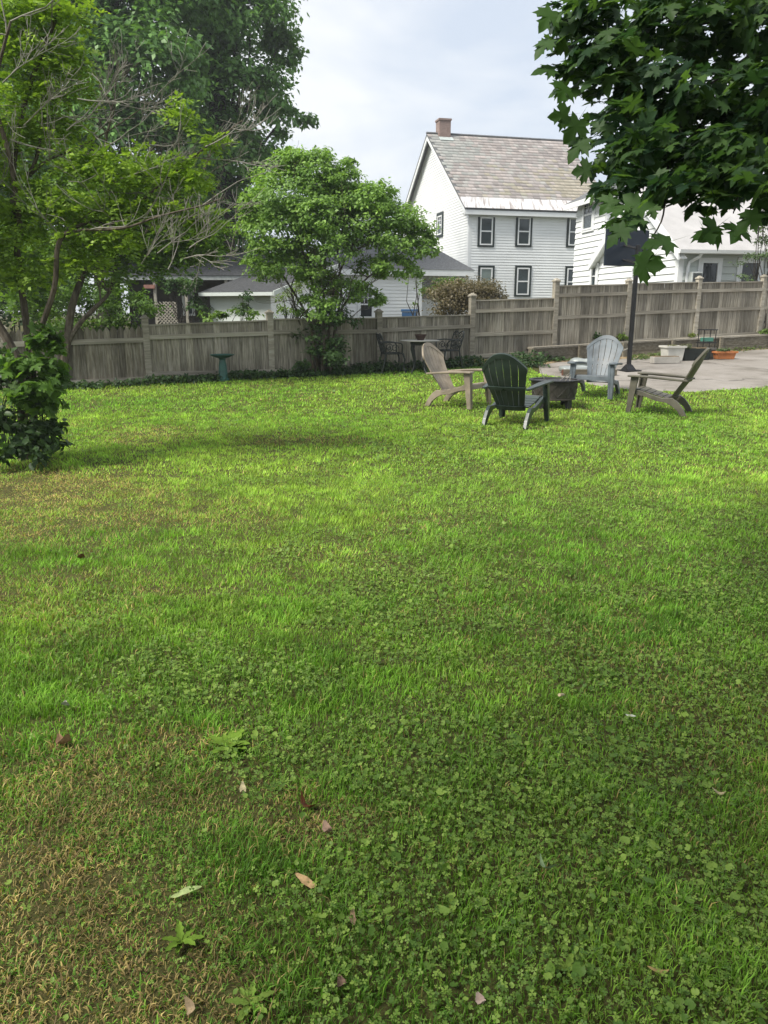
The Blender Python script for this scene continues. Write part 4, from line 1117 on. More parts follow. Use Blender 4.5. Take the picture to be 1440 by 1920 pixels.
# ================================================================== PLANTERS ON THE PATIO
def trough(name, label, px, py, w, d, h, mat, rz=.15, taper=.85, rim=True, group=None, cat='planter', soil=True, lift=.025):
    p = gl_loc(px, py); t = thing(name, label, cat, p + Vector((0, 0, lift)), rz, group)
    m = MB(); a, b = w / 2 * taper, d / 2 * taper; A, B = w / 2, d / 2
    m.hexa([(-a, -b, 0), (a, -b, 0), (a, b, 0), (-a, b, 0)], [(-A, -B, h * .98), (A, -B, h * .98), (A, B, h * .98), (-A, B, h * .98)]); m.build('body', mat, t, world=False, bevel=.008)
    if rim:
        m = MB(); r_ = .03
        for (cx, cy, sx, sy) in ((0, -B, w + 2 * r_, r_ * 1.6), (0, B, w + 2 * r_, r_ * 1.6), (-A, 0, r_ * 1.6, d - r_ * 1.7), (A, 0, r_ * 1.6, d - r_ * 1.7)):
            m.box((cx, cy, h), (sx, sy, .045))
        m.build('rim', mat, t, world=False)
    if soil:
        m = MB(); m.box((0, 0, h * .975 + .006), (w * .9, d * .9, .02)); m.build('soil', M_dirt, t, world=False)
    return t
M_wp = plain('white_planter', (.55, .54, .49), .5, .4, nscale=4, namp=.12); M_bp = plain('black_planter', (.012, .018, .015), .45, .4); M_tc = plain('terracotta', (.42, .16, .06), .75, .2, nscale=6, namp=.2)
M_tray = plain('stone_tray', (.4, .38, .34), .7, .2, nscale=5, namp=.15)
trough('white_planter', 'tall cream tapered planter with rim at the edge of the patio', 1259, 678, .45, .4, .34, M_wp)
trough('long_tray', 'long shallow grey-beige tray in front of the cream planter', 1246, 683, .68, .22, .16, M_tray, taper=.97, rim=False)
trough('black_pot', 'square black pot between the cream planter and the black trough', 1287, 677, .3, .3, .3, M_bp, taper=.9, rim=False)
trough('black_trough', 'wider black trough half behind the brown-olive chair back', 1311, 676, .42, .3, .28, M_bp, taper=.9, rim=False)
trough('terracotta_trough', 'orange terracotta trough with rim on the patio by the timber wall', 1357, 675, .52, .22, .17, M_tc)
trough('grey_pot', 'small grey pot between black trough and terracotta trough', 1327, 674, .22, .22, .24, plain('grey_pot_m', (.1, .1, .09), .8), rim=True)
sp = gl_loc(1322, 668)
st_ = thing('wire_plant_stand', 'tall black wire plant stand behind the black trough', 'plant stand', sp + Vector((0, 0, .03)), .2)
for sx in (-1, 1):
    for sy in (-1, 1):
        m = MB(); m.tube([(sx * .17, sy * .12, 0), (sx * .17, sy * .12, .66)], .011, 5); m.build('leg', M_metal_black, st_, world=False)
for zz in (.32, .65):
    m = MB()
    m.tube([(-.2, -.14, zz), (.2, -.14, zz), (.2, .14, zz), (-.2, .14, zz), (-.2, -.14, zz)], .012, 5)
    for k in range(5): m.tube([(-.16 + k * .08, -.14, zz), (-.16 + k * .08, .14, zz)], .006, 4)
    m.build('shelf', M_metal_black, st_, world=False)
m = MB(); tcx = gl_loc(1328, 668)
gb = MB(); gb.box((0, 0, .06), (.26, .2, .1)); o = gb.build('green_box', plain('green_box', (.06, .2, .15), .5), None, bevel=.01); o.location = sp + Vector((0, 0, .37)); o.rotation_euler = (0, 0, .2); tag(o, 'small green box standing on the wire plant stand', 'box')
#@@PLANTS
# ================================================================== TREES AND SHRUBS
RT = random.Random(21)
def poly(m, pts, r0, r1, n=8):
    """a limb through pixel/distance points, smoothed"""
    P = [at(*p) if len(p) == 3 and not isinstance(p, Vector) else p for p in pts]
    Q = []
    for i in range(len(P) - 1):
        p0, p1, p2, p3 = P[max(i - 1, 0)], P[i], P[i + 1], P[min(i + 2, len(P) - 1)]
        for k in range(4):
            t = k / 4
            Q.append(.5 * ((2 * p1) + (p2 - p0) * t + (2 * p0 - 5 * p1 + 4 * p2 - p3) * t * t + (3 * p1 - p0 - 3 * p2 + p3) * t ** 3))
    Q.append(P[-1])
    rad = [r0 + (r1 - r0) * i / (len(Q) - 1) for i in range(len(Q))]
    m.tube(Q, rad, n)
    return Q
# ---- two big dark maples far behind the fence
def big_maple(label, basepx, d, lobes, seed, h):
    b0 = at(basepx, 600, d); base = Vector((b0.x, b0.y, g(b0.x, b0.y) - .1))
    t = thing('maple_tree', label, 'tree', base, group='big dark maples behind the fence')
    m = MB(); top = base + Vector((0.3, 0, h))
    m.tube([base, base + Vector((.1, 0, h * .3)), base + Vector((.0, .2, h * .6)), top], [.5, .4, .28, .08], 10)
    for (c, rad) in lobes:
        f = random.Random(seed + int(c[0] * 10)).uniform(.22, .6); s0 = base + Vector((0.05, .1, h * f))
        if c[2] > s0.z: m.tube(wiggle(s0, Vector(c), 4, .05, RT), [.14, .1, .07, .05, .02], 6, cap=False)
    m.build('trunk', M_bark_dark, t)
    crown('crown', lobes, 100, .22, [(.075, .165, .052), (.19, .36, .09)], M_leaf_dark, t, seed, clump=.3, inner=.45, droop=.6, flat=.5)
    return t
D1 = 30
big_maple('tall dark green maple at left behind the trees, crown leaving the picture', 205, D1,
          [lobe(60, -60, D1, 190, 150), lobe(260, -40, D1, 150, 130), lobe(120, 120, D1 + 1, 170, 120), lobe(275, 130, D1 - 1, 110, 110), lobe(40, 280, D1, 150, 120), lobe(220, 260, D1, 150, 110), lobe(330, 290, D1, 80, 80), lobe(120, 400, D1 + 1, 150, 90), lobe(300, 400, D1 + 1, 110, 80), lobe(20, 470, D1 + 1, 130, 60), lobe(180, 470, D1 + 1.5, 120, 60), lobe(60, 530, D1 + 1, 120, 50), lobe(-60, 500, D1, 120, 90), lobe(-120, 100, D1 + 1, 160, 200), lobe(-90, 380, D1 + 2, 160, 120)], 31, 17)
big_maple('tall dark green maple beside open sky, its crown edge overhanging the lilac', 425, 33,
          [lobe(440, -90, 33, 120, 100), lobe(470, 40, 33, 88, 85), lobe(380, 60, 34, 80, 100), lobe(450, 170, 33, 92, 85), lobe(530, 222, 33, 52, 42), lobe(430, 290, 33, 95, 80), lobe(505, 310, 33, 48, 48), lobe(395, 380, 33.5, 85, 70), lobe(450, 400, 34, 58, 60), lobe(370, 190, 34.5, 80, 110), lobe(520, 90, 33, 42, 48), lobe(340, 455, 34, 120, 50), lobe(230, 480, 34, 120, 60), lobe(410, 455, 34, 70, 45), lobe(330, 380, 35, 100, 70)], 47, 18)
# ---- the lilac in front of the fence
lb = gl_loc(603, 703); lil = thing('lilac_tree', 'round green multi-stemmed lilac standing before the middle of the fence', 'tree', lb)
m = MB(); dl = lb.y
for k, (x0, pts) in enumerate([(-.1, [(600, 640), (592, 560), (560, 450), (530, 390)]), (0, [(608, 650), (606, 570), (610, 480), (600, 380)]), (.12, [(616, 640), (622, 560), (650, 480), (690, 420)]), (.05, [(622, 650), (640, 580), (690, 520), (760, 470)]),
                               (-.05, [(590, 650), (575, 590), (520, 500), (490, 450)]), (.16, [(628, 660), (632, 600), (640, 540), (630, 450)]), (-.14, [(585, 670), (572, 640), (560, 600), (545, 540)])]):
    st = lb + Vector((x0, RT.uniform(-.1, .1), -.03))
    Q = poly(m, [st] + [at(px, py, dl + RT.uniform(-.25, .25)) for px, py in pts], .045, .012, 6)
    for _ in range(5):
        q = Q[RT.randint(5, len(Q) - 1)]
        branch(m, q, Vector((RT.uniform(-1, 1), RT.uniform(-1, 1), .7)), .7, .014, 2, RT, .6, 5, .7, None, .1, (1, 2), .003)
m.build('trunk', M_bark, lil)
dl2 = dl - .05
crown('crown', [lobe(560, 365, dl2, 92, 72), lobe(520, 430, dl2, 66, 80), lobe(640, 345, dl2, 50, 42), lobe(575, 308, dl2, 75, 26), lobe(545, 290, dl2, 20, 14), lobe(600, 285, dl2, 16, 16), lobe(655, 305, dl2, 18, 14), lobe(660, 420, dl2, 85, 72), lobe(690, 380, dl2 - .2, 60, 40), lobe(745, 440, dl2, 66, 60), lobe(785, 465, dl2, 36, 42), lobe(500, 478, dl2, 42, 36), lobe(610, 460, dl2 - .3, 70, 60), lobe(600, 530, dl2, 50, 40), lobe(715, 500, dl2, 60, 28), lobe(640, 545, dl2, 60, 36), lobe(480, 400, dl2, 26, 50), lobe(600, 405, dl2 - .5, 60, 50), lobe(535, 505, dl2, 66, 40), lobe(600, 580, dl2 - .1, 55, 40), lobe(680, 560, dl2, 45, 22), lobe(750, 500, dl2, 45, 30)],
      760, .076, [(.115, .215, .055), (.28, .45, .095)], M_leaf, lil, 12, clump=.23, inner=.55, flat=.55, droop=.45,
      weights=[1, 1, .9, 1, .8, .8, .8, 1, 1, 1, 1, .9, .7, .7, .7, .6, 1, .7, .8, .6, .6, .8])
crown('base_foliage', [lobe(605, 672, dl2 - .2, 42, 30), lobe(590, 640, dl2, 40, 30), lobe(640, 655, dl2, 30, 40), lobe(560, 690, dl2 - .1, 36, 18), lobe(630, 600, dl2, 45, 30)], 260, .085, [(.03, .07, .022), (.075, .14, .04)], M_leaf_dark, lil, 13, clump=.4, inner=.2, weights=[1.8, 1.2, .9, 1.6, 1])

# ---- left: airy tree in the near left corner
DL = 8.3
tb = gl_loc(45, 862); tl = thing('airy_tree', 'yellow-green airy tree with grey stems and dead twigs at near left', 'tree', tb)
m = MB(); tips = []
s0_ = tb + Vector((0, 0, -.05))
limbs = []
limbs.append(poly(m, [s0_, at(42, 760, DL), at(36, 690, DL), at(18, 645, DL), at(-15, 590, DL), at(-60, 520, DL)], .062, .04))
limbs.append(poly(m, [tb + Vector((.1, .1, -.05)), at(55, 700, DL + .2), at(52, 630, DL + .2), at(38, 520, DL + .2), at(28, 430, DL + .1), at(25, 320, DL), at(50, 180, DL), at(110, 20, DL), at(140, -80, DL)], .048, .016))
limbs.append(poly(m, [tb + Vector((.16, -.05, -.05)), at(62, 690, DL - .1), at(76, 620, DL - .1), at(102, 540, DL - .2), at(107, 470, DL - .2), at(118, 440, DL - .2)], .036, .024))
limbs.append(poly(m, [at(118, 440, DL - .2), at(150, 432, DL - .2), at(230, 428, DL - .3), at(300, 405, DL - .4), at(380, 385, DL - .4), at(420, 370, DL - .5)], .018, .005, 6))
limbs.append(poly(m, [at(118, 440, DL - .2), at(170, 415, DL), at(215, 418, DL), at(290, 355, DL), at(350, 305, DL), at(405, 262, DL), at(455, 225, DL)], .02, .004, 6))
limbs.append(poly(m, [at(55, 330, DL), at(90, 300, DL), at(150, 275, DL), at(220, 235, DL), at(290, 185, DL)], .016, .003, 6))
limbs.append(poly(m, [at(40, 440, DL), at(20, 300, DL - .2), at(-10, 180, DL - .3), at(20, 40, DL - .4)], .03, .012, 6))
limbs.append(poly(m, [at(52, 330, DL), at(70, 290, DL), at(80, 200, DL + .2), at(60, 60, DL + .2)], .022, .008, 6))
limbs.append(poly(m, [at(215, 420, DL), at(205, 360, DL), at(240, 300, DL + .2), at(260, 250, DL + .3)], .012, .003, 5))
m.build('trunk', M_bark, tl)
tw = MB()
for L_ in limbs[1:]:
    for k in range(4):
        q = L_[RT.randint(len(L_) // 4, len(L_) - 1)]
        if q.z < 2.2: continue
        branch(tw, q, Vector((RT.uniform(-.5, 1.2), RT.uniform(-.8, .8), RT.uniform(-.2, .7))), RT.uniform(.35, .6), .008, 2, RT, .55, 4, .7, None, .12, (2, 3), .0022)
for (px, py) in [(180, 150), (200, 190), (160, 210), (380, 450), (350, 470), (420, 240), (400, 260), (390, 430), (330, 440), (300, 460), (40, 120), (80, 200), (20, 330), (260, 300), (230, 240)]:
    q = at(px - 35, py + 35, DL + RT.uniform(-.6, .1))
    branch(tw, q, Vector((RT.uniform(.0, 1), RT.uniform(-.5, .3), RT.uniform(-.1, .8))), .36, .0065, 3, RT, .5, 4, .72, None, .1, (2, 3), .0022)
tw.build('dead_twigs', M_twig, tl)
def sprays(name, lobes, n, leaf, cols, mat, parent, seed, k=7):
    """pinnate sprays: rows of leaflets on arching rachises spread through the lobes"""
    r = np.random.default_rng(seed)
    P, N, S, F_, C = [], [], [], [], []
    vol = np.array([np.prod(l[1]) ** (2 / 3) for l in lobes]); cnt = (n * vol / vol.sum()).astype(int)
    for (c, rad), q in zip(lobes, cnt):
        if q < 2: continue
        d = unit(r.normal(size=(q, 3))) * (r.random((q, 1)) ** .45)
        # pull the sprays into flat layers
        lay = np.round(d[:, 2] * 2.5) / 2.5; d[:, 2] = lay + (d[:, 2] - lay) * .45
        o = c + d * rad
        fw = unit(r.normal(size=(q, 3)) * np.array([1, 1, .25]) + np.array([.3, 0, -.1]))
        up = unit(np.array([0, 0, 1.0]) + r.normal(size=(q, 3)) * .35)
        s, f, nn = frames(up, fw)
        base = r.random((q, 1)); col = np.array(cols[0]) * (1 - base) + np.array(cols[1]) * base
        for j in range(k):
            tt = (j // 2 + 1) / (k / 2); sg = 0 if j == k - 1 else (1 if j % 2 else -1)
            pos = o + f * (leaf * 2.6 * tt) - nn * (leaf * .8 * tt ** 2)
            fwd = f + s * sg * 1.3 + r.normal(size=(q, 3)) * .15
            P.append(pos); N.append(nn + r.normal(size=(q, 3)) * .25); F_.append(fwd); S.append(leaf * (.75 + .5 * r.random(q))); C.append(col * (.85 + .3 * r.random((q, 1))))
    P = np.concatenate(P); N = np.concatenate(N); F_ = np.concatenate(F_); S = np.concatenate(S); C = np.concatenate(C)
    s, f, nn = frames(N, F_)
    V, Fc = place(DIAMOND * np.array([1.15, 1, 1]), DIAMOND_F, P, s, f, nn, S)
    return np_mesh(name, V - np.array(parent_loc(parent)), Fc, np.repeat(C, 4, 0), mat, parent)
LD = DL
lobes_l = [lobe(90, 20, LD, 80, 40), lobe(50, 90, LD, 80, 45), lobe(130, 105, LD, 40, 40), lobe(60, 170, LD, 75, 40), lobe(140, 170, LD + .3, 40, 20), lobe(40, 250, LD, 60, 40), lobe(110, 240, LD + .3, 60, 25),
           lobe(240, 320, LD, 115, 42), lobe(345, 330, LD, 50, 35), lobe(330, 212, LD, 28, 30), lobe(400, 262, LD, 26, 16), lobe(150, 300, LD, 60, 30), lobe(60, 345, LD, 60, 30), lobe(120, 390, LD, 100, 30),
           lobe(40, 430, LD, 50, 35), lobe(250, 390, LD, 90, 25), lobe(340, 400, LD, 60, 30), lobe(190, 450, LD, 90, 25), lobe(390, 415, LD, 35, 22), lobe(50, 510, LD, 60, 30), lobe(150, 490, LD, 60, 20), lobe(-60, 300, LD, 80, 200), lobe(-40, 480, LD, 60, 60), lobe(0, 20, LD, 60, 40)]
sprays('crown', lobes_l, 4900, .05, [(.13, .23, .035), (.31, .46, .07)], M_leaf, tl, 5)
# undergrowth round its foot: big lobed leaves
ug = thing('vine_shrub', 'dark leafy vine thicket of big lobed leaves round the near left trunk', 'shrub', gl_loc(50, 862))
crown('foliage', [lobe(60, 700, 8.0, 50, 45, .3), lobe(75, 650, 8.0, 26, 40, .25), lobe(70, 760, 7.9, 42, 50, .3), lobe(85, 730, 8.0, 35, 40, .3)], 230, .095, [(.04, .09, .024), (.13, .24, .045)], M_maple, ug, 60, (MAPLE, MAPLE_F), clump=.4, inner=.3, upb=.6, weights=[1, 1.3, .8, .9])
crown('lower_foliage', [lobe(20, 800, 8.0, 60, 60, .35), lobe(75, 820, 7.9, 40, 45, .3), lobe(-20, 730, 8.2, 50, 80, .35), lobe(50, 845, 7.8, 60, 22, .35), lobe(10, 700, 8.4, 40, 60, .3), lobe(95, 790, 8, 18, 40, .2)], 340, .085, [(.02, .045, .018), (.065, .12, .036)], M_leaf_dark, ug, 61, (LEAF6, LEAF6_F), clump=.4, inner=.2, upb=.6)
m = MB()
for k in range(14):
    q = gl_loc(RT.uniform(10, 90), 855); m.tube([q, q + Vector((RT.uniform(-.1, .1), 0, .5)), q + Vector((RT.uniform(-.25, .25), RT.uniform(-.1, .1), RT.uniform(.8, 1.3)))], [.008, .006, .003], 4)
m.build('stem', M_bark_dark, ug)
# ---- second tree close to the fence
t2b = gl_loc(116, 726); t2 = thing('forked_tree', 'slender forked grey tree in front of the picket fence', 'tree', t2b)
d2 = t2b.y; m = MB()
La = poly(m, [t2b + Vector((0, 0, -.05)), at(120, 680, d2), at(126, 640, d2), at(134, 580, d2), at(150, 530, d2), at(168, 490, d2), at(215, 450, d2), at(300, 415, d2), at(350, 400, d2)], .1, .025)
Lb = poly(m, [at(126, 645, d2), at(145, 612, d2), at(170, 585, d2), at(205, 548, d2), at(216, 500, d2), at(225, 440, d2)], .055, .022)
Lc = poly(m, [at(165, 492, d2), at(172, 440, d2), at(190, 350, d2), at(200, 250, d2)], .06, .015)
for L_ in (La, Lb, Lc):
    for k in range(8):
        q = L_[RT.randint(len(L_) // 2, len(L_) - 1)]
        branch(m, q, Vector((RT.uniform(-.8, 1), RT.uniform(-.6, .6), RT.uniform(-.1, .8))), .8, .02, 2, RT, .55, 5, .7, None, .1, (2, 3), .004)
m.build('trunk', M_bark, t2)
sprays('crown', [lobe(100, 480, d2, 90, 50), lobe(220, 470, d2, 110, 35), lobe(330, 440, d2, 80, 40), lobe(60, 560, d2, 60, 40), lobe(380, 470, d2, 50, 25), lobe(180, 380, d2, 130, 60), lobe(215, 520, d2, 25, 20), lobe(300, 340, d2, 90, 50), lobe(300, 490, d2, 70, 22), lobe(380, 430, d2, 50, 40), lobe(260, 420, d2, 90, 40), lobe(30, 470, d2, 60, 60)], 3100, .085, [(.08, .16, .028), (.19, .32, .05)], M_leaf, t2, 15)
# ---- shrubs behind the fence
def shrub(label, base_px, d, lobes, leaf, cols, seed, per=200, mat=M_leaf, name='shrub', group=None, tm=(DIAMOND, DIAMOND_F), weights=None, clump=.35):
    b = at(base_px, 640, d); base = Vector((b.x, b.y, g(b.x, b.y)))
    t = thing(name, label, 'shrub', base, group=group)
    m = MB()
    for c, rad in lobes:
        for k in range(3):
            m.tube(wiggle(base + Vector((RT.uniform(-.1, .1), RT.uniform(-.1, .1), -.05)), Vector(c) + Vector((RT.uniform(-.5, .5) * rad[0], 0, RT.uniform(0, .4) * rad[2])), 4, .06, RT), [.025, .02, .015, .01, .005], 5, cap=False)
    m.build('stem', M_bark_dark, t)
    crown('foliage', lobes, per, leaf, cols, mat, t, seed, tm, clump=clump, inner=.35, weights=weights)
    return t
shrub('bright green leafy shrub rising behind the picket fence', 200, 17.6, [lobe(200, 560, 17.6, 70, 50, .6), lobe(250, 575, 17.5, 48, 36, .6), lobe(130, 570, 17.8, 60, 50, .6), lobe(160, 620, 17.6, 90, 30, .5), lobe(230, 610, 17.5, 60, 25, .5)], .085, [(.05, .11, .02), (.13, .23, .035)], 71, 240)
shrub('green vine draped over the porch beam behind the fence', 350, 26.6, [lobe(335, 530, 26.6, 42, 18, .5), lobe(360, 555, 26.6, 18, 42, .4), lobe(320, 540, 26.6, 22, 18, .4), lobe(370, 585, 26.6, 20, 30, .4)], .12, [(.025, .065, .018), (.07, .14, .03)], 72, 130)
shrub('narrow climbing vine on the white garage wall', 462, 25.6, [lobe(462, 565, 25.4, 18, 30, .25), lobe(458, 590, 25.4, 20, 20, .25)], .09, [(.025, .06, .018), (.06, .12, .03)], 73, 200)
shrub('low bright ferny plants along the fence top by the garage', 420, 19.5, [lobe(400, 595, 19.6, 40, 12, .3), lobe(450, 592, 19.8, 40, 14, .3)], .1, [(.06, .13, .02), (.15, .25, .04)], 74, 170)
shrub('pale green young shrub before the bright garage gable', 540, 21, [lobe(545, 565, 21, 30, 28, .4), lobe(560, 540, 21, 22, 18, .3), lobe(535, 590, 21, 26, 16, .3)], .075, [(.08, .14, .03), (.18, .27, .06)], 75, 130)
shrub('rounded brownish bush behind the stepped fence panel', 875, 23, [lobe(850, 560, 23, 50, 36, .8), lobe(905, 556, 23.2, 44, 32, .8), lobe(880, 580, 23, 72, 28, .8), lobe(925, 575, 23.2, 25, 28, .5), lobe(875, 555, 22.8, 50, 30, .8)], .065, [(.075, .068, .036), (.19, .155, .085)], 76, 760, M_leaf_dark)
shrub('light green bush between the porch and the brownish bush', 845, 24.5, [lobe(835, 540, 24.5, 38, 20, .6), lobe(860, 535, 24.6, 24, 16, .5), lobe(815, 555, 24.5, 24, 20, .5)], .085, [(.06, .12, .025), (.14, .24, .05)], 77, 200)
shrub('thin dangling green vine shoot beside the porch post', 785, 20, [lobe(783, 560, 20, 9, 40, .15), lobe(775, 520, 20, 22, 16, .2)], .07, [(.08, .15, .025), (.16, .26, .04)], 78, 90)
shrub('grey-green small tree at the far right before the wing', 1425, 22.9, [lobe(1425, 420, 22.9, 30, 30, .5), lobe(1440, 380, 22.9, 30, 40, .5), lobe(1412, 490, 22.9, 26, 36, .4), lobe(1445, 460, 22.9, 40, 50, .5), lobe(1400, 520, 22.9, 20, 16, .3)], .07, [(.05, .09, .035), (.12, .18, .07)], 79, 150, weights=[.8, .8, .7, .9, .7])
# dark hedge masses that close the view at the far left, below the maples
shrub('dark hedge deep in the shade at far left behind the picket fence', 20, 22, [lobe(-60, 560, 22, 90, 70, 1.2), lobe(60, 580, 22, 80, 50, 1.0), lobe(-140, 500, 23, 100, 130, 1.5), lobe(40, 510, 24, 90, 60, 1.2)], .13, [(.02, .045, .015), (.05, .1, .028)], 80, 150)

# ---- weeds and ivy at the foot of the fence
def scatter_leaves(name, spots, leaf, cols, mat, seed, label, cat, tm=(LEAF6, LEAF6_F)):
    r = np.random.default_rng(seed); P = []; N = []
    for (p0, p1, n, wid, hh) in spots:
        t = r.random(n); x = p0.x + (p1.x - p0.x) * t + r.normal(size=n) * wid * .3; y = p0.y + (p1.y - p0.y) * t + r.normal(size=n) * wid
        mound = .35 + .65 * vnoise(x * 3, y * 3, 1.1, seed)
        z = gv(x, y) + hh * mound * r.random(n) ** .8
        P.append(np.stack([x, y, z], -1)); N.append(unit(r.normal(size=(n, 3)) * .6 + np.array([0, -.35, .9])))
    P = np.concatenate(P); N = np.concatenate(N); n = len(P)
    s, f, nn = frames(N, r.normal(size=(n, 3)))
    V, Fc = place(tm[0], tm[1], P, s, f, nn, leaf * (.6 + .8 * r.random(n)))
    mv = r.random((n, 1)); C = np.array(cols[0]) * (1 - mv) + np.array(cols[1]) * mv
    o = np_mesh(name, V, Fc, np.repeat(C, len(tm[0]), 0), mat)
    return tag(o, label, cat, kind='stuff')
off = Vector((.2, -.28, 0))
sp_ = []
for k, (n, h) in enumerate([(1500, .2), (1700, .24), (1300, .28), (700, .22)]):
    sp_.append((POST[k] + off, POST[k + 1] + off, n, .11, h))
sp_.append((POST[0] - u0 * 2.6 + off, POST[0] + off, 900, .12, .16))
sp_.append((POST[2] + off + Vector((-1.2, 0, 0)), POST[2] + off, 500, .15, .32))
sp_.append((POST[3] + Vector((.9, -.5, 0)), POST[3] + Vector((1.7, -.4, 0)), 500, .15, .38))
scatter_leaves('ivy', sp_, .075, [(.018, .045, .015), (.06, .12, .03)], M_leaf_dark, 91, 'dark ivy and weeds creeping along the foot of the fence', 'ivy')
sp_ = [(gl_loc(1180, 676), gl_loc(1245, 672), 420, .12, .22), (gl_loc(1330, 664), gl_loc(1440, 655), 300, .1, .14), (gl_loc(1020, 680), gl_loc(1080, 676), 200, .12, .1), (gl_loc(1250, 668), gl_loc(1330, 664), 200, .08, .16)]
scatter_leaves('weeds', sp_, .06, [(.05, .09, .02), (.14, .19, .05)], M_leaf, 92, 'scattered weeds in the dirt before the timber wall', 'weeds')
def bed_plant(label, px, py, d, rx, ry, leaf, cols, seed):
    c = at(px, py, d); t = thing('garden_plant', label, 'plant', (c.x, c.y, c.z - ry * .02))
    crown('foliage', [lobe(px, py, d, rx, ry)], 1700, leaf, cols, M_leaf, t, seed, (LEAF6, LEAF6_F), clump=.5, inner=.1)
bed_plant('dark green plant on the bed behind the blue-grey chair back', 1118, 635, 20.3, 12, 9, .07, [(.03, .07, .025), (.07, .13, .04)], 95)
bed_plant('yellow-green plant on the bed beside the black pole', 1165, 632, 20.6, 13, 9, .07, [(.08, .15, .03), (.2, .28, .05)], 96)
bed_plant('small yellowish plant on the bed behind the planters', 1298, 628, 21.6, 9, 5, .06, [(.1, .15, .03), (.2, .24, .06)], 97)
bed_plant('green creeping plant on the timber wall at the right edge', 1432, 623, 22.4, 14, 4, .06, [(.06, .12, .03), (.14, .22, .05)], 98)
wpl = gl_loc(1259, 678).y
bed_plant('dry greenish plant growing in the cream planter', 1258, 653, wpl, 12, 6, .05, [(.1, .12, .05), (.22, .22, .1)], 99)
bed_plant('leggy plant in the square black pot', 1287, 652, wpl - .05, 9, 8, .045, [(.05, .08, .03), (.2, .2, .13)], 100)
bed_plant('small green plants growing in the terracotta trough', 1356, 657, gl_loc(1357, 675).y, 16, 4, .045, [(.06, .1, .04), (.12, .17, .07)], 101)

# ---- the near maple whose boughs hang into the picture at top right
mt = thing('near_maple', 'near maple hanging its dark lobed leaves into the upper right', 'tree', (2.6, -2.4, g(2.6, -2.4) - .05))
mb_ = Vector(mt.location); m = MB()
m.tube([mb_, mb_ + Vector((0, 0, .5)), mb_ + Vector((-.05, .05, 2.6)), mb_ + Vector((.1, 0, 5)), mb_ + Vector((-.1, .1, 8)), mb_ + Vector((0, 0, 11))], [.42, .33, .28, .22, .13, .04], 12)
for (e, z0, r0) in [((2.2, 3.9, 3.5), 2.6, .1), ((2.8, 4.4, 3.6), 3.0, .09), ((1.0, .2, 5.6), 3.4, .1), ((-1.5, -1.6, 6.0), 3.6, .12), ((-3.0, -.6, 6.3), 4.0, .12), ((1, -5, 6.5), 4.0, .12), ((4, -5.4, 7), 4.3, .1), ((6, -3, 6.5), 4.2, .1), ((5.4, 0, 6), 3.8, .1), ((3.4, 1.2, 5.3), 3.6, .1)]:
    Q = wiggle(mb_ + Vector((0, 0, z0)), Vector(e), 6, .05, RT); m.tube(Q, [r0 * .7 * (1 - .9 * i / 6) for i in range(7)], 7)
    for k in range(0 if e[1] > 2 else 4):
        branch(m, Q[RT.randint(2, 6)], Vector((RT.uniform(-1, .4), RT.uniform(-.6, 1), RT.uniform(-.35, .25))), .9, r0 * .22, 2, RT, .5, 5, .7, None, -.05, (1, 2), .004)
# fine twigs in the picture
for pts in [[(1440, 300, 4.0), (1400, 318, 3.9), (1350, 330, 3.8), (1300, 345, 3.7)], [(1330, 210, 4.2), (1270, 300, 3.9), (1250, 360, 3.6), (1240, 415, 3.4), (1205, 470, 3.2)], [(1410, 100, 4.4), (1300, 180, 4.2), (1180, 250, 4.0), (1120, 290, 3.9)], [(1430, 20, 4.6), (1250, 60, 4.4), (1100, 90, 4.3)], [(1280, 230, 4.0), (1240, 340, 3.7), (1180, 380, 3.6)], [(1420, 290, 4), (1390, 350, 3.8), (1375, 400, 3.7)]]:
    poly(m, pts, .007, .0025, 5)
m.build('trunk', M_bark_dark, mt)
# bough leaves inside and around the frame
def maple_leaves(name, lobes, n, size, cols, seed, parent):
    r = np.random.default_rng(seed); P = []
    w = np.array([l[2] for l in lobes], float); cnt = (n * w / w.sum()).astype(int)
    for (c, rad, _), q in zip(lobes, cnt):
        d = unit(r.normal(size=(q, 3))) * (r.random((q, 1)) ** .4); P.append(np.array(c) + d * rad)
    P = np.concatenate(P); n = len(P)
    N = unit(np.array([-.25, -.15, .75]) + r.normal(size=(n, 3)) * .42)
    fwd = np.array([-.7, -.15, -.5]) + r.normal(size=(n, 3)) * .5
    s, f, nn = frames(N, fwd)
    V, Fc = place(MAPLE, MAPLE_F, P, s, f, nn, size * (.65 + .6 * r.random(n)))
    mv = r.random((n, 1)) ** 1.8; C = np.array(cols[0]) * (1 - mv) + np.array(cols[1]) * mv
    return np_mesh(name, V - np.array(parent_loc(parent)), Fc, np.repeat(C, len(MAPLE), 0), M_maple, parent)
def ml(px, py, d, rx, ry, w, rd=.35):
    c, rad = lobe(px, py, d, rx, ry, rd); return (c, rad, w)
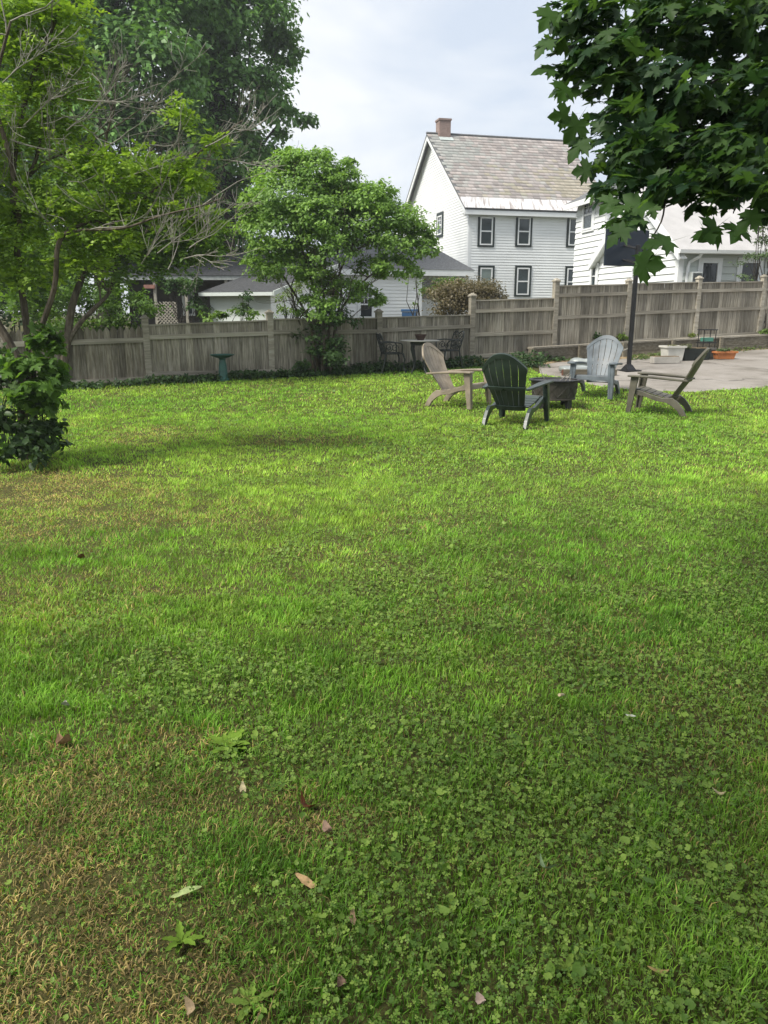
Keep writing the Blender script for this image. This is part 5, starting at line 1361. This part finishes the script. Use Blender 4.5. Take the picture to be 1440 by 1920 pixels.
maple_leaves('bough_leaves', [ml(1100, 40, 4.3, 75, 60, 70), ml(1130, 130, 4.2, 80, 55, 75), ml(1240, 60, 4.4, 110, 80, 130), ml(1380, 60, 4.5, 100, 90, 130), ml(1230, 190, 4.1, 100, 70, 110), ml(1370, 210, 4.1, 110, 80, 140), ml(1130, 230, 4.0, 45, 40, 14),
                              ml(1205, 285, 3.8, 80, 40, 56), ml(1330, 300, 3.8, 110, 55, 95), ml(1160, 345, 3.7, 35, 25, 12), ml(1260, 350, 3.6, 80, 30, 32), ml(1380, 345, 3.6, 80, 40, 34), ml(1190, 405, 3.4, 40, 20, 6), ml(1300, -60, 4.8, 220, 60, 160), ml(1520, 150, 4.3, 110, 240, 200), ml(1480, 330, 3.9, 80, 80, 60)],
             2900, .081, [(.022, .054, .026), (.085, .16, .042)], 5, mt)
# a few single leaves that stand free of the mass
r = np.random.default_rng(77)
free = [(1258, 452, 3.15, .16), (1172, 425, 3.2, .14), (1196, 498, 3.1, .14), (1228, 478, 3.15, .15), (1085, 225, 3.9, .16), (1095, 260, 3.9, .17), (1065, 215, 3.9, .13), (1105, 318, 3.7, .12), (1150, 372, 3.6, .12), (1168, 395, 3.5, .12), (1345, 425, 3.5, .16), (1385, 425, 3.5, .15), (1320, 430, 3.5, .14), (1420, 400, 3.4, .16), (1210, 395, 3.4, .17), (1035, 20, 4.2, .15), (1030, 75, 4.2, .15), (1040, 130, 4.2, .16), (1060, 160, 4.1, .15)]
P_ = np.array([tuple(at(a, b, c)) for a, b, c, _ in free]); n = len(P_)
N_ = unit(np.array([-.1, -.75, .5]) + r.normal(size=(n, 3)) * .3); s_, f_, nn_ = frames(N_, np.array([-.6, 0, -.6]) + r.normal(size=(n, 3)) * .45)
V, Fc = place(MAPLE, MAPLE_F, P_, s_, f_, nn_, np.array([q[3] for q in free]) * .74)
np_mesh('edge_leaves', V - np.array(mb_), Fc, np.repeat(np.array([.055, .115, .03]) * (.8 + .5 * r.random((n, 1))), len(MAPLE), 0), M_maple, mt)
# the rest of the crown, overhead and out of the picture
cl = []
for (c, rad) in [((1.0, -.9, 5.8), (2.2, 1.8, 1.2)), ((2.6, -2.4, 8), (4.2, 3.8, 3.0)), ((-1.4, -1.6, 6.0), (2.2, 2.0, 1.2)), ((-2.9, -.4, 6.4), (1.9, 1.7, .9)), ((-3.4, -2.4, 7.2), (2.0, 2.0, 1.2)), ((1, -5.5, 6.5), (2.8, 2.4, 1.6)), ((5.5, .2, 6), (2.2, 2.0, 1.6)), ((6.4, -3, 6.5), (2.6, 2.8, 2)), ((4, -5.8, 6.5), (2.8, 2.4, 2)), ((1.7, 3.0, 4.9), (1.2, 1.1, .6))]:
    cl.append((np.array(c), np.array(rad)))
crown('crown', cl, 18, .24, [(.03, .065, .022), (.07, .13, .035)], M_leaf_dark, mt, 88, clump=.3, inner=.3)
#@@LAWN
# ================================================================== LAWN
LR = np.random.default_rng(2024)
fx = np.array([p.x for p in POST]); fy = np.array([p.y for p in POST])
def fence_y(x):
    k = (fy[1] - fy[0]) / (fx[1] - fx[0])
    return np.where(x < fx[0], fy[0] + (x - fx[0]) * k, np.interp(x, fx, fy))
def sample_zone(y0, y1, dens, margin=1.0):
    wid = lambda y: .545 * y + margin
    area = (wid(y0) + wid(y1)) * (y1 - y0)
    n = int(area * dens * 1.02)
    y = y0 + (y1 - y0) * LR.random(int(n * 1.6)); x = (LR.random(len(y)) * 2 - 1) * wid(y1)
    k = np.abs(x) < wid(y); x, y = x[k][:n], y[k][:n]
    ok = (y < fence_y(x) - .12) & ~in_patio(x, y)
    return x[ok], y[ok]
def blobs(x, y, spots):
    v = np.zeros_like(x)
    for (px, py, rx, ry, w) in spots:
        c = gpt(px, py); v += w * np.exp(-(((x - c.x) / rx) ** 2 + ((y - c.y) / ry) ** 2))
    return v
DRY = [(100, 1820, .4, .25, 1.2), (40, 1660, .35, .25, 1.1), (60, 1910, .45, .2, 1.2), (330, 1880, .3, .15, .45), (120, 1430, .35, .3, .7), (60, 1000, .9, .9, .75), (40, 1120, .7, .5, .5), (260, 1100, .8, .5, .3), (30, 1540, .3, .3, .5),
       (190, 815, 1.2, .9, .55), (60, 915, 1.2, .8, .8), (560, 825, .9, .35, .5), (300, 930, 1.0, .8, .35), (850, 1150, .3, .15, .35), (640, 960, 1.2, .6, .3), (1040, 1640, .15, .08, .5), (300, 1500, .3, .15, .4), (600, 1560, .2, .1, .5), (690, 1530, .2, .08, .5), (370, 1385, .2, .1, .5), (1200, 1420, .2, .12, .25)]
CLOV = [(1100, 1650, .55, .4, 1.0), (1250, 1800, .5, .25, .9), (900, 1750, .5, .3, .7), (700, 1420, .9, .45, .9), (560, 1250, .9, .5, .7), (1000, 1450, .7, .4, .6), (1200, 1150, 1.2, .9, .8), (1350, 1350, .5, .5, .7), (1250, 960, 2.0, 1.6, .8), (900, 900, 2.2, 1.4, .6), (1100, 820, 3, 1.4, .7), (600, 1100, 1.0, .6, .5), (480, 1420, .3, .2, .7), (680, 1600, .3, .2, .6), (850, 1850, .4, .15, .6), (1380, 1560, .3, .25, .5)]
def dryness(x, y):
    n = vnoise(x + 40, y + 40, .9, 1) * .5 + vnoise(x + 40, y + 40, .33, 2) * .3 + vnoise(x + 9, y + 60, .12, 3) * .2
    return np.clip(blobs(x, y, DRY) * (.35 + 1.3 * n) + (n - .58) * 1.1, 0, 1)
def clover_amount(x, y):
    n = vnoise(x + 70, y + 20, .7, 4) * .55 + vnoise(x + 11, y + 31, .22, 5) * .45
    q = np.clip(blobs(x, y, CLOV) * (.1 + 1.6 * n) + (n - .5) * 1.6, 0.02, 1); return np.clip((q - .12) * 1.5, .02, 1)
G_LUSH = np.array([.075, .18, .02]); G_MID = np.array([.14, .285, .03]); G_YEL = np.array([.21, .335, .045]); G_DRY = np.array([.33, .26, .1]); G_BROWN = np.array([.17, .12, .055])
def blade_colour(x, y, r):
    n = len(x); d = dryness(x, y)
    a = np.clip(vnoise(x + 5, y + 5, 1.5, 6) * .7 + vnoise(x + 3, y + 8, .3, 7) * .4 + r.normal(size=n) * .16 - .1, 0, 1)[:, None]
    far = np.clip((y - 2.2) / 5, 0, 1)[:, None]
    a = np.clip(a + .35 * far, 0, 1.2)
    c = np.where(a < .5, G_LUSH + (G_MID - G_LUSH) * (a * 2), G_MID + (G_YEL - G_MID) * (a * 2 - 1))
    isdry = (r.random(n) < .03 + d * .68)[:, None]
    dc = np.where(r.random((n, 1)) < .35, G_BROWN, G_DRY) * (.7 + .6 * r.random((n, 1)))
    c = np.where(isdry, dc, c)
    tuft = .42 + 1.2 * (vnoise(x + 1, y + 2, .05, 31) * .5 + vnoise(x + 8, y + 4, .17, 32) * .5)[:, None]
    return c * tuft * (1.05 + .5 * far) * (.7 + .6 * r.random((n, 1)))  # blades brightened with distance to imitate the sunlit lawn beyond the shade
def grass(y0, y1, dens, h, w, segs, r):
    x, y = sample_zone(y0, y1, dens)
    cl = clover_amount(x, y); bare = np.clip((vnoise(x + 31, y + 17, .16, 21) * .6 + vnoise(x + 3, y + 77, .5, 22) * .5 - .66) * 6, 0, .42); keep = r.random(len(x)) > np.maximum(cl * .5, bare)
    x, y = x[keep], y[keep]; n = len(x)
    # gather the blades into tufts
    tx = vnoise(x * 1.0 + 12, y + 7, .06, 8); 
    z = gv(x, y)
    d = dryness(x, y)
    hh = h * (.45 + .9 * r.random(n)) * (.5 + 1.0 * vnoise(x + 20, y + 3, .14, 9)) * (1 - .35 * d)
    az = r.random(n) * 6.283; lean = (.25 + .75 * r.random(n)) * (1 + 1.2 * d)
    ln = np.stack([np.cos(az), np.sin(az), np.zeros(n)], -1); sd_ = np.stack([-np.sin(az + r.normal(size=n) * .9), np.cos(az), np.zeros(n)], -1)
    ww = w * (.6 + .8 * r.random(n))
    b = np.stack([x, y, z - .004], -1)
    up = np.array([0, 0, 1.0])
    tip = b + up * (hh / np.sqrt(1 + lean ** 2))[:, None] + ln * (hh * lean / np.sqrt(1 + lean ** 2))[:, None]
    c = blade_colour(x, y, r)
    if segs == 1:
        V = np.stack([b - sd_ * ww[:, None], b + sd_ * ww[:, None], tip], 1).reshape(-1, 3)
        F_ = np.arange(n * 3).reshape(n, 3); C = np.stack([c * .85, c * .85, c * 1.1], 1).reshape(-1, 3)
    else:
        mid = b + up * (hh * .6)[:, None] + ln * (hh * lean * .28)[:, None]
        V = np.stack([b - sd_ * ww[:, None], b + sd_ * ww[:, None], mid - sd_ * (ww * .85)[:, None], mid + sd_ * (ww * .85)[:, None], tip], 1).reshape(-1, 3)
        t = np.array([[0, 1, 3], [0, 3, 2], [2, 3, 4]]); F_ = (np.arange(n)[:, None, None] * 5 + t[None]).reshape(-1, 3)
        C = np.stack([c * .85, c * .85, c, c, c * 1.1], 1).reshape(-1, 3)
    return V, F_, C
def join(parts):
    V, F_, C, o = [], [], [], 0
    for v, f, c in parts:
        V.append(v); F_.append(f + o); C.append(c); o += len(v)
    return np.concatenate(V), np.concatenate(F_), np.concatenate(C)
gz = [grass(1.0, 2.4, 25000, .04, .0015, 2, LR), grass(2.4, 4.2, 14500, .04, .0019, 2, LR), grass(4.2, 7.5, 7800, .04, .003, 1, LR), grass(7.5, 12, 3200, .04, .005, 1, LR), grass(12, 19.5, 1400, .042, .008, 1, LR)]
V, F_, C = join(gz)
o = np_mesh('grass', V, F_, C, M_grass); tag(o, 'short mown patchy lawn grass, lush to straw brown', 'grass', kind='stuff')
# clover and ground ivy
def clover(y0, y1, dens, rad, r, tri=True, thr=0.0):
    x, y = sample_zone(y0, y1, dens); ca = clover_amount(x, y); ca = np.where(ca > thr, ca, 0); k = r.random(len(x)) < ca * (1 - .75 * dryness(x, y)); x, y = x[k], y[k]; n = len(x)
    z = gv(x, y) + .012 + .034 * r.random(n)
    P = np.stack([x, y, z], -1); N = unit(np.array([0, -.1, 1.0]) + r.normal(size=(n, 3)) * .42)
    s, f, nn = frames(N, r.normal(size=(n, 3))); size = rad * (.5 + .5 * r.random(n) + .6 * r.random(n) ** 4)
    tone = r.random((n, 1)) ** 1.4 * .95 + .2 * vnoise(x + 2, y + 2, .35, 12)[:, None]
    far = np.clip((y - 2.2) / 5, 0, 1)[:, None]
    c = (np.array([.065, .14, .02]) * (1 - tone) + np.array([.23, .34, .06]) * tone) * (1 - far) + far * (np.array([.1, .2, .028]) * (1 - tone) + np.array([.23, .35, .06]) * tone)  # lighter far tones put the sunlit middle lawn into the leaf colour
    if tri:
        out = []
        T = np.array([[0, 0, 0], [.5, .62, .1], [.34, 1.05, .04], [0, .95, -.03], [-.34, 1.05, .04], [-.5, .62, .1]]); TF = np.array([[0, 1, 2], [0, 2, 3], [0, 3, 4], [0, 4, 5]])
        for j in range(3):
            a = j * 2.094; ff = f * math.cos(a) + s * math.sin(a); ss = s * math.cos(a) - f * math.sin(a)
            v, fc = place(T, TF, P, ss, ff, nn, size); out.append((v, fc, np.repeat(c, 6, 0)))
        return join(out)
    v, fc = place(HEX * np.array([1, .9, 1]), HEX_F, P, s, f, nn, size * 1.1); return v, fc, np.repeat(c, 11, 0)
cz = [clover(1.0, 3.2, 380, .0105, LR, False, .75), clover(3.2, 6, 130, .0115, LR, False, .8), clover(1.0, 2.6, 4600, .0072, LR), clover(2.6, 4.6, 2600, .0085, LR), clover(1.0, 3.0, 500, .0066, LR, False), clover(3.0, 5.5, 300, .0085, LR, False), clover(4.6, 8, 950, .0095, LR), clover(8, 13, 380, .015, LR, False), clover(13, 18, 150, .022, LR, False)]
V, F_, C = join(cz)
o = np_mesh('clover', V, F_, C, M_clover); tag(o, 'clover and ground ivy leaves spread through the lawn', 'clover', kind='stuff')
# rosettes of broad-leaved weeds
def rosette(label, px, py, n, L, cols, seed):
    p = gl_loc(px, py); r = np.random.default_rng(seed); t = thing('dandelion_plant', label, 'plant', p, group='broad-leaved weeds in the lawn')
    for i in range(n):
        a = i * 2.4 + r.normal() * .2; el = .35 + .5 * r.random(); q = L * (.7 + .5 * r.random())
        m = MB(); vs = []; K_ = 7
        for j in range(K_ + 1):
            tt = j / K_; rr_ = q * tt * math.cos(el * (1 - .6 * tt)); zz = q * tt * math.sin(el) * (1 - .55 * tt) + .01
            w = q * .17 * math.sin(math.pi * min(1, tt * .93 + .04)) ** .7 * (1 + .25 * (-1) ** j)
            c, s = math.cos(a), math.sin(a)
            vs += [(rr_ * c - w * s, rr_ * s + w * c, zz + .006), (rr_ * c, rr_ * s, zz), (rr_ * c + w * s, rr_ * s - w * c, zz + .006)]
        m.add(vs, [(3 * j + k, 3 * j + k + 1, 3 * j + k + 4, 3 * j + k + 3) for j in range(K_) for k in (0, 1)])
        m.build('leaf', cols, t, world=False, smooth=True)
M_weed = plain('weed_leaf', (.11, .185, .022), .7, .1, nscale=14, namp=.3)
M_weed2 = plain('weed_leaf_pale', (.13, .2, .035), .7, .1, nscale=14, namp=.3)
rosette('leafy dandelion rosette left of centre with upright leaves', 432, 1408, 12, .085, M_weed, 1)
rosette('broad-leaved dark weed low on the left beside the straw patch', 340, 1775, 8, .055, M_weed, 2)
rosette('broad serrated weed leaves at the bottom edge', 470, 1893, 9, .055, M_weed2, 3)
rosette('large-leaved weed low on the right among clover', 1060, 1830, 7, .045, M_weed2, 6)
# fallen leaves and bits
def litter(name, label, cat, px, py, L, wd, col, rz, curl=.3, seed=0, tmpl=None, z=.035):
    p = gl_loc(px, py); r = random.Random(seed); m = MB(); K_ = 8; vs = []
    for j in range(K_ + 1):
        tt = j / K_; y = L * (tt - .5); w = wd * math.sin(math.pi * (.04 + .92 * tt)) ** .8 * (1 + .12 * math.sin(j * 2.1 + seed))
        zz = curl * L * (2 * (tt - .5)) ** 2 + .1 * L * math.sin(tt * 5 + seed)
        vs += [(-w / 2, y, zz + curl * wd * .35), (0, y + .1 * wd * math.sin(seed + j), zz), (w / 2, y, zz + curl * wd * .25)]
    m.add(vs, [(3 * j + k, 3 * j + k + 1, 3 * j + k + 4, 3 * j + k + 3) for j in range(K_) for k in (0, 1)])
    o = m.build(name, plain(name + '_m%d' % seed, tuple(q_ * .62 for q_ in col), .7, .25, nscale=60, namp=.3), smooth=True)
    o.location = p + Vector((0, 0, z - .012)); o.rotation_euler = (r.uniform(-.35, .35), r.uniform(-.5, .5), rz)
    return tag(o, label, cat, 'litter lying on the lawn')
litter('fallen_leaf', 'upright white leaf on the left side of the lawn', 'leaf', 124, 1337, .06, .035, (.55, .53, .45), .3, .2, 1, z=.05)
litter('fallen_leaf', 'reddish brown dead leaf among clover below the middle', 'leaf', 575, 1520, .075, .04, (.25, .08, .03), 1.2, .3, 2)
litter('fallen_leaf', 'pale pink-brown dead leaf under the reddish one', 'leaf', 614, 1568, .05, .03, (.42, .28, .2), .4, .3, 3)
litter('fallen_leaf', 'long pale tan dead leaf, lower middle', 'leaf', 578, 1668, .085, .022, (.5, .33, .16), .9, .2, 4)
litter('fallen_leaf', 'pale green crinkled leaf, lower left', 'leaf', 350, 1686, .085, .02, (.42, .52, .2), -1.2, .1, 5)
litter('fallen_leaf', 'narrow pink-tan leaf standing below the middle', 'leaf', 660, 1738, .05, .02, (.45, .3, .18), .1, .3, 6)
litter('fallen_leaf', 'purplish brown leaf at the bottom, left of middle', 'leaf', 641, 1862, .045, .026, (.24, .15, .11), .2, .3, 7)
litter('fallen_leaf', 'upright pale green blade leaf, lower right clover', 'leaf', 1022, 1650, .075, .02, (.3, .42, .2), .35, .2, 8, z=.06)
litter('fallen_leaf', 'pinkish white petal at the bottom right of middle', 'leaf', 901, 1892, .028, .024, (.6, .46, .38), .5, .4, 9)
litter('fallen_leaf', 'tan curled leaf at the lower right edge', 'leaf', 1345, 1498, .045, .018, (.5, .42, .24), 1.3, .3, 10)
litter('fallen_leaf', 'tan dead leaf at the lower right, below clover patch', 'leaf', 1232, 1838, .05, .018, (.48, .34, .14), 1.4, .3, 11)
litter('fallen_leaf', 'small white leaf on the right, above the clover patch', 'leaf', 1181, 1360, .04, .03, (.6, .62, .5), 1.0, .2, 12, z=.05)
litter('fallen_leaf', 'small brown leaf farthest up the left side of the lawn', 'leaf', 152, 1053, .09, .05, (.25, .11, .05), .6, .3, 13)
litter('fallen_leaf', 'dry tan leaf in the straw patch on the left', 'leaf', 120, 1402, .08, .05, (.42, .26, .14), .8, .3, 14)
litter('fallen_leaf', 'brown leaf at the bottom edge under the weed', 'leaf', 358, 1905, .045, .022, (.4, .3, .18), .2, .3, 15)
litter('fallen_leaf', 'pale beige leaf left of the reddish dead leaf', 'leaf', 456, 1493, .05, .022, (.55, .48, .28), .2, .3, 16)
tp_ = gl_loc(1053, 1325); m = MB(); m.tube([(-.035, 0, 0), (.035, .01, .006)], [.007, .006], 6); o = m.build('wood_chip', plain('chip', (.5, .4, .24), .8)); o.location = tp_ + Vector((0, 0, .05)); o.rotation_euler = (0, .5, .9); tag(o, 'short pale twig piece on the right half of lawn', 'twig')
# ================================================================== HAZE ADDED TO IMITATE LENS GLARE
hz_ = MB().box((0, 300, 12), (1300, 1120, 56))
hm = bpy.data.materials.new('glare_haze'); hm.use_nodes = True; ht = hm.node_tree; ht.nodes.clear()
ho = ht.nodes.new('ShaderNodeOutputMaterial'); hv = ht.nodes.new('ShaderNodeVolumePrincipled')
hv.inputs['Color'].default_value = (.9, .95, 1, 1); hv.inputs['Density'].default_value = .0011; hv.inputs['Anisotropy'].default_value = .2
ht.links.new(hv.outputs[0], ho.inputs['Volume'])
o = hz_.build('haze', hm); tag(o, 'thin pale haze added to imitate lens glare', 'haze', kind='stuff')
